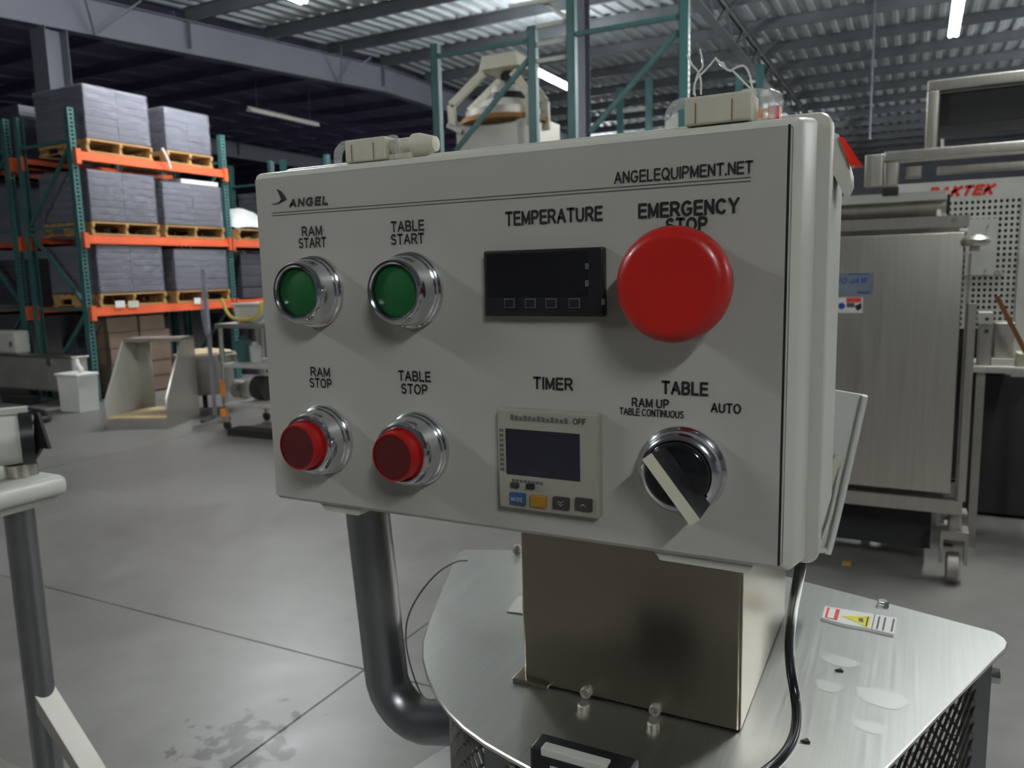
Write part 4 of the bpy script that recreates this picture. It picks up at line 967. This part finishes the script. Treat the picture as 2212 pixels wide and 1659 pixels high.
# winged emblem
def LP(x, y): q = PY(x, y, .5); return Vector((q.x, TY-.0001, q.z))
B().prism([LP(*p) for p in ((599, 408), (609, 413), (617, 423), (621, 431), (611, 436), (603, 440), (609, 431), (605, 420))], (0, .0003, 0)).build('emblem', 'ink', lab)
B().prism([LP(*p) for p in ((620, 432), (612, 437), (600, 442), (588, 441), (600, 438), (612, 433))], (0, .0003, 0)).build('emblem', 'thinink', lab)
# ---------- buttons
def push(x, z, yfront, kind_):
    cpos = (x, .499, z)
    bz = B().lathe(cpos, (0, -1, 0), [(0, .0292), (.0025, .0292), (.0035, .0285), (.0045, .0272), (.0052, .0278), (.0075, .0278), (.0085, .0265), (.0100, .0262), (.0155, .0258), (.0215, .0245), (.0238, .0228), (.0240, .0212), (.0230, .0200), (.0160, .0193)], 56).build('push_button', 'chrome', E, label=('green' if kind_ == 'g' else 'red')+' push button in a chrome bezel')
    if kind_ == 'g':
        B().lathe(cpos, (0, -1, 0), [(.012, .0195), (.0195, .0195), (.0200, .0188), (.0200, .0)], 48).build('green_cap', 'green', bz)
        B().lathe(cpos, (0, -1, 0), [(.0170, .0205), (.0215, .0205), (.0212, .0192), (.0170, .0192)], 48).build('black_ring', 'black', bz)
    else:
        B().lathe(cpos, (0, -1, 0), [(.012, .0200), (.022, .0200), (.0225, .0192), (.0325, .0188), (.0338, .0182), (.0340, .0170)], 48).build('red_cap', 'redbtn', bz)
        B().lathe(cpos, (0, -1, 0), [(.0336, .0172), (.0334, .010), (.0332, .0)], 48).build('cap_face', 'darkred', bz)
    return bz
Z1_, Z2_ = 1.5385, 1.4175
push(-.4355, Z1_, 0, 'g'); push(-.342, Z1_, 0, 'g'); push(-.4345, Z2_-.0015, 0, 'r'); push(-.3420, Z2_-.0015, 0, 'r')
# mushroom stop
XE, ZE = -.131, 1.5405
es = B().lathe((XE, .499, ZE), (0, -1, 0), [(0, .030), (.004, .030), (.005, .0285), (.022, .0285), (.024, .026)], 56).build('emergency_stop', 'black', E, label='large red mushroom emergency stop button')
B().lathe((XE, .499, ZE), (0, -1, 0), [(.019, .0), (.019, .030), (.0215, .0330), (.027, .0352), (.032, .0352), (.0365, .0335), (.0395, .0305), (.0402, .027), (.0395, .020), (.0388, .010), (.0386, 0)], 72).build('mushroom_cap', 'red', es)
# selector
XS, ZS = -.1325, 1.4185
sl = B().lathe((XS, .499, ZS), (0, -1, 0), [(0, .0295), (.003, .0295), (.004, .0285), (.005, .0272), (.006, .0275), (.0095, .0268), (.0120, .0240), (.0125, .0222), (.0100, .0210)], 56).build('selector_switch', 'chrome', E, label='chrome ringed selector switch with cream striped lever')
B().lathe((XS, .499, ZS), (0, -1, 0), [(.006, .0215), (.0145, .0215), (.0165, .0205), (.0175, .0185), (.0178, 0)], 48).build('knob', 'gloss_black', sl)
YLv = .4665
a = PY(1398, 985, YLv); b_ = PY(1502, 1128, YLv); d_ = (b_-a); d_.y = 0; ln = d_.length; d_.normalize(); pr = Vector((d_.z, 0, -d_.x))
if pr.x < 0: pr = -pr
wl = .0036
B().add([a+pr*-wl, b_+pr*-wl, b_+pr*wl, a+pr*wl]+[a+d_*.002+pr*-.0062+Vector((0, .017, 0)), b_-d_*.0025+pr*-.0062+Vector((0, .017, 0)), b_-d_*.0025+pr*.0085+Vector((0, .017, 0)), a+d_*.002+pr*.0085+Vector((0, .017, 0))],
        [(0, 1, 2, 3), (7, 6, 5, 4), (0, 4, 5, 1), (1, 5, 6, 2), (2, 6, 7, 3), (3, 7, 4, 0)]).build('lever', 'black', sl)
yv = Vector((0, -.0016, 0))
B().prism([a-pr*wl, b_-pr*wl, b_+pr*wl, a+pr*wl], yv).build('cream_stripe', 'cream', sl)
# ---------- temperature controller
tc_ = B().rbox(-.2745, -.1845, .492, .4995, 1.5195, 1.5655, .0015).build('temperature_controller', 'black', E, label='black rectangular temperature controller with blank display')
B().box(-.2715, -.1955, .4916, .4922, 1.5335, 1.5630).build('display', 'gloss_black', tc_)
for x_ in (1101, 1146, 1191, 1241):
    q = PY(x_, 655, .4915); k_ = B().box(q.x-.0040, q.x+.0040, .4908, .4922, q.z-.0033, q.z+.0033).build('key', 'dimink', tc_)
    box('key_face', 'black', (q.x-.0033, .4905, q.z-.0026), (q.x+.0033, .4912, q.z+.0026), k_)
for x_, y_ in ((1268, 575), (1268, 612), (1303, 652)):
    q = PY(x_, y_, .4915); box('marker', 'dimink', (q.x-.0012, .4910, q.z-.002), (q.x+.0012, .4921, q.z+.002), tc_)
# ---------- timer
tm = B().rbox(-.2665, -.1885, .491, .4995, 1.3795, 1.4535, .002).build('timer', 'timer', E, label='square beige timer with dark screen and coloured keys')
B().box(-.2595, -.2020, .4906, .4915, 1.4055, 1.4390).build('screen', 'screen', tm)
def K(x, y, mm, w_=.0062, h_=.0045, nm='key'):
    q = PY(x, y, .489); return B().rbox(q.x-w_, q.x+w_, .4888, .4918, q.z-h_, q.z+h_, .0008).build(nm, mm, tm), q
k1, q1 = K(1117, 1078, 'blue'); text('MODE', (q1.x, .4886, q1.z), .0095, .003, 'keyink', k1)
k1, q1 = K(1162, 1084, 'amber'); 
k1, q1 = K(1211, 1088, 'brownkey')
for dz in (.0008, -.0012): B().add([(q1.x-.003, .4885, q1.z+dz+.0018), (q1.x, .4885, q1.z+dz-.0006), (q1.x+.003, .4885, q1.z+dz+.0018), (q1.x, .4885, q1.z+dz+.0002)], [(0, 1, 3), (1, 2, 3)]).build('chevron', 'keyink', k1)
k1, q1 = K(1260, 1091, 'brownkey')
B().add([(q1.x-.003, .4885, q1.z-.0018), (q1.x, .4885, q1.z+.001), (q1.x+.003, .4885, q1.z-.0018), (q1.x, .4885, q1.z)], [(0, 1, 3), (1, 2, 3)]).build('chevron', 'keyink', k1)
K(1110, 1049, 'brownkey', .0033, .0018, 'small_key'); K(1144, 1052, 'screen', .0033, .0018, 'small_key')
q = PY(1252, 911, .4905); text('OFF', (q.x, .4905, q.z), .0095, .0042, 'ink', tm)
q = PY(1163, 905, .4905)
for i in range(13): box('print_mark', 'thinink', (q.x-.022+i*.0035, .4903, q.z-.0018), (q.x-.020+i*.0035, .4909, q.z+.0018-.0006*(i % 3)), tm)
for i in range(8): box('print_mark', 'thinink', (q.x-.022+i*.0032, .4903, 1.4003), (q.x-.0202+i*.0032, .4909, 1.4022), tm)
for i in range(9): box('print_mark', 'thinink', (-.2645, .4903, 1.4365-i*.0036), (-.2615, .4909, 1.4385-i*.0036), tm)
# ---------- lid clamps on top
def clampbox(x0p, x1p, ytp, Y0, gland_px, name_lb, cone):
    z0 = 1.6385
    a = PY(x0p, ytp, Y0); b_ = PY(x1p, ytp, Y0)
    t = thing('terminal_block', ((a.x+b_.x)/2, Y0+.012, z0), name_lb, 'terminal block')
    zt = a.z if abs(a.z-z0) > .004 else z0+.02
    zt = (PY(x0p, ytp, Y0).z+PY(x1p, ytp-(8 if cone else 12), Y0).z)/2
    B().rbox(a.x, b_.x, Y0, Y0+.028, z0, zt, .0018).build('block', 'lockbeige', t)
    for f in (.17, .72): box('rust_line', 'rust', (a.x+(b_.x-a.x)*f, Y0-.0004, z0+.001), (a.x+(b_.x-a.x)*f+.0006, Y0+.001, zt-.004), t)
    w_ = b_.x-a.x
    for xx, dx in ((a.x, -1), (b_.x, 1)):
        for dz in (0, .0035):
            B().tube([(xx+dx*(.012-dz), Y0+.004, z0), (xx+dx*(.0115-dz), Y0+.004, z0+.010-dz), (xx+dx*.006, Y0+.006, z0+.0165-dz), (xx-dx*.002, Y0+.008, z0+.017-dz)], .0018, 8).build('clear_clip', 'clear', t)
    return t, a, b_, z0, zt
t, a, b_, z0, zt = clampbox(743, 830, 302, .508, None, 'left beige terminal block with clear clips on top of the enclosure', True)
B().cyl((b_.x+.002, .52, z0+.009), (b_.x+.020, .52, z0+.009), .0075, n=20).build('ribbed_neck', 'lockbeige', t)
B().lathe((b_.x+.020, .52, z0+.0095), (1, 0, 0), [(0, .008), (0, .0092), (.006, .0092), (.019, .0055), (.020, 0)], 20).build('cone_nut', 'cream', t)
B().box(b_.x+.001, b_.x+.022, .512, .53, z0, z0+.004).build('foot', 'lockbeige', t)
t, a, b_, z0, zt = clampbox(1478, 1622, 208, .505, None, 'right beige terminal block with clear clips on top of the enclosure', False)
B().lathe((b_.x+.003, .525, z0+.011), (1, 0, 0), [(0, 0), (0, .009), (.006, .010), (.012, .006), (.013, 0)], 20).build('clear_nut', 'clear', t)
B().box(b_.x+.005, b_.x+.012, .535, .545, z0+.002, z0+.012).build('red_tab', 'redplastic', t)
for (x_, h_) in ((1640, 232), (1654, 238), (1666, 242)):
    q = PY(x_, h_, .555); B().box(q.x-.0018, q.x+.0018, .552, .558, 1.6465, q.z).build('orange_comb', 'orangep', t)
Yw = .525
for pts in (((1502, 208), (1500, 190), (1507, 160), (1518, 142), (1512, 105)), ((1514, 204), (1514, 175), (1508, 155), (1495, 140), (1484, 118)), ((1498, 205), (1503, 175), (1530, 145), (1546, 128), (1558, 140), (1574, 152), (1588, 148)),
            ((1582, 152), (1600, 170), (1620, 190), (1634, 205)), ((1582, 150), (1605, 142), (1618, 158), (1624, 185), (1630, 212)), ((1545, 124), (1552, 134), (1562, 136), (1568, 148), (1580, 154))):
    B().tube([PY(x, y, Yw) for x, y in pts], .0007, 6).build('clear_strand', 'clearwire', label=None, cat=None, parent=t)
# right beside the lid: tiny pins on the top edge
q = PY(1290, 295, .54); B().cyl((q.x, .54, 1.638), (q.x, .54, 1.6445), .0017, n=10).build('top_pin', 'lockbeige', E)
# black cable
cb = [(1731, 1195, .575), (1729, 1225, .578), (1720, 1275, .60), (1711, 1330, .64), (1705, 1390, .66), (1708, 1445, .67), (1717, 1500, .665), (1721, 1545, .65), (1715, 1590, .63), (1695, 1628, .61), (1660, 1662, .59), (1600, 1700, .56)]
def cabpt(x, y, Y):
    q = PY(x, y, Y)
    if q.z < ZP+.0055: q = PZ(x, y, ZP+.0055)
    return q
B().tube([cabpt(*q) for q in cb], .0042, 12).build('black_cable', 'cable', label='glossy black cable running from under the enclosure across the steel deck', cat='cable')
# white hood behind the enclosure
YW = .96
a = [PY(x, y, YW) for x, y in ((1795, 842), (1873, 855), (1802, 1163), (1796, 1180), (1784, 1188), (1740, 1180))]
t = thing('white_hood', (a[0].x, YW, ZP), 'white sloping plastic hood behind the right edge of the enclosure', 'hood')
B().prism(a+[PY(1700, 1150, YW), PY(1700, 842, YW)], (0, .006, 0)).build('front_skin', 'white', t)
rim = [PY(1873, 855, YW), PY(1802, 1163, YW), PY(1786, 1187, YW), PY(1740, 1180, YW)]
B().tube([q+Vector((-.002, -.003, 0)) for q in rim], .0035, 10, 5).build('rolled_rim', 'white', t)
B().bar(PY(1812, 985, YW-.006), PY(1772, 1100, YW-.006), .008, .01, (0, 1, 0)).build('inner_rib', 'cream', t)
B().tube([PY(1816, 1010, YW-.004), PY(1795, 1110, YW-.004), PY(1778, 1160, YW-.004)], .002, 8).build('inner_rib', 'white', t)
B().box(-.16, PY(1720, 900, YW).x+.0, .9165, YW, 1.30, 1.40).build('hood_bracket', 'dullsteel', t)
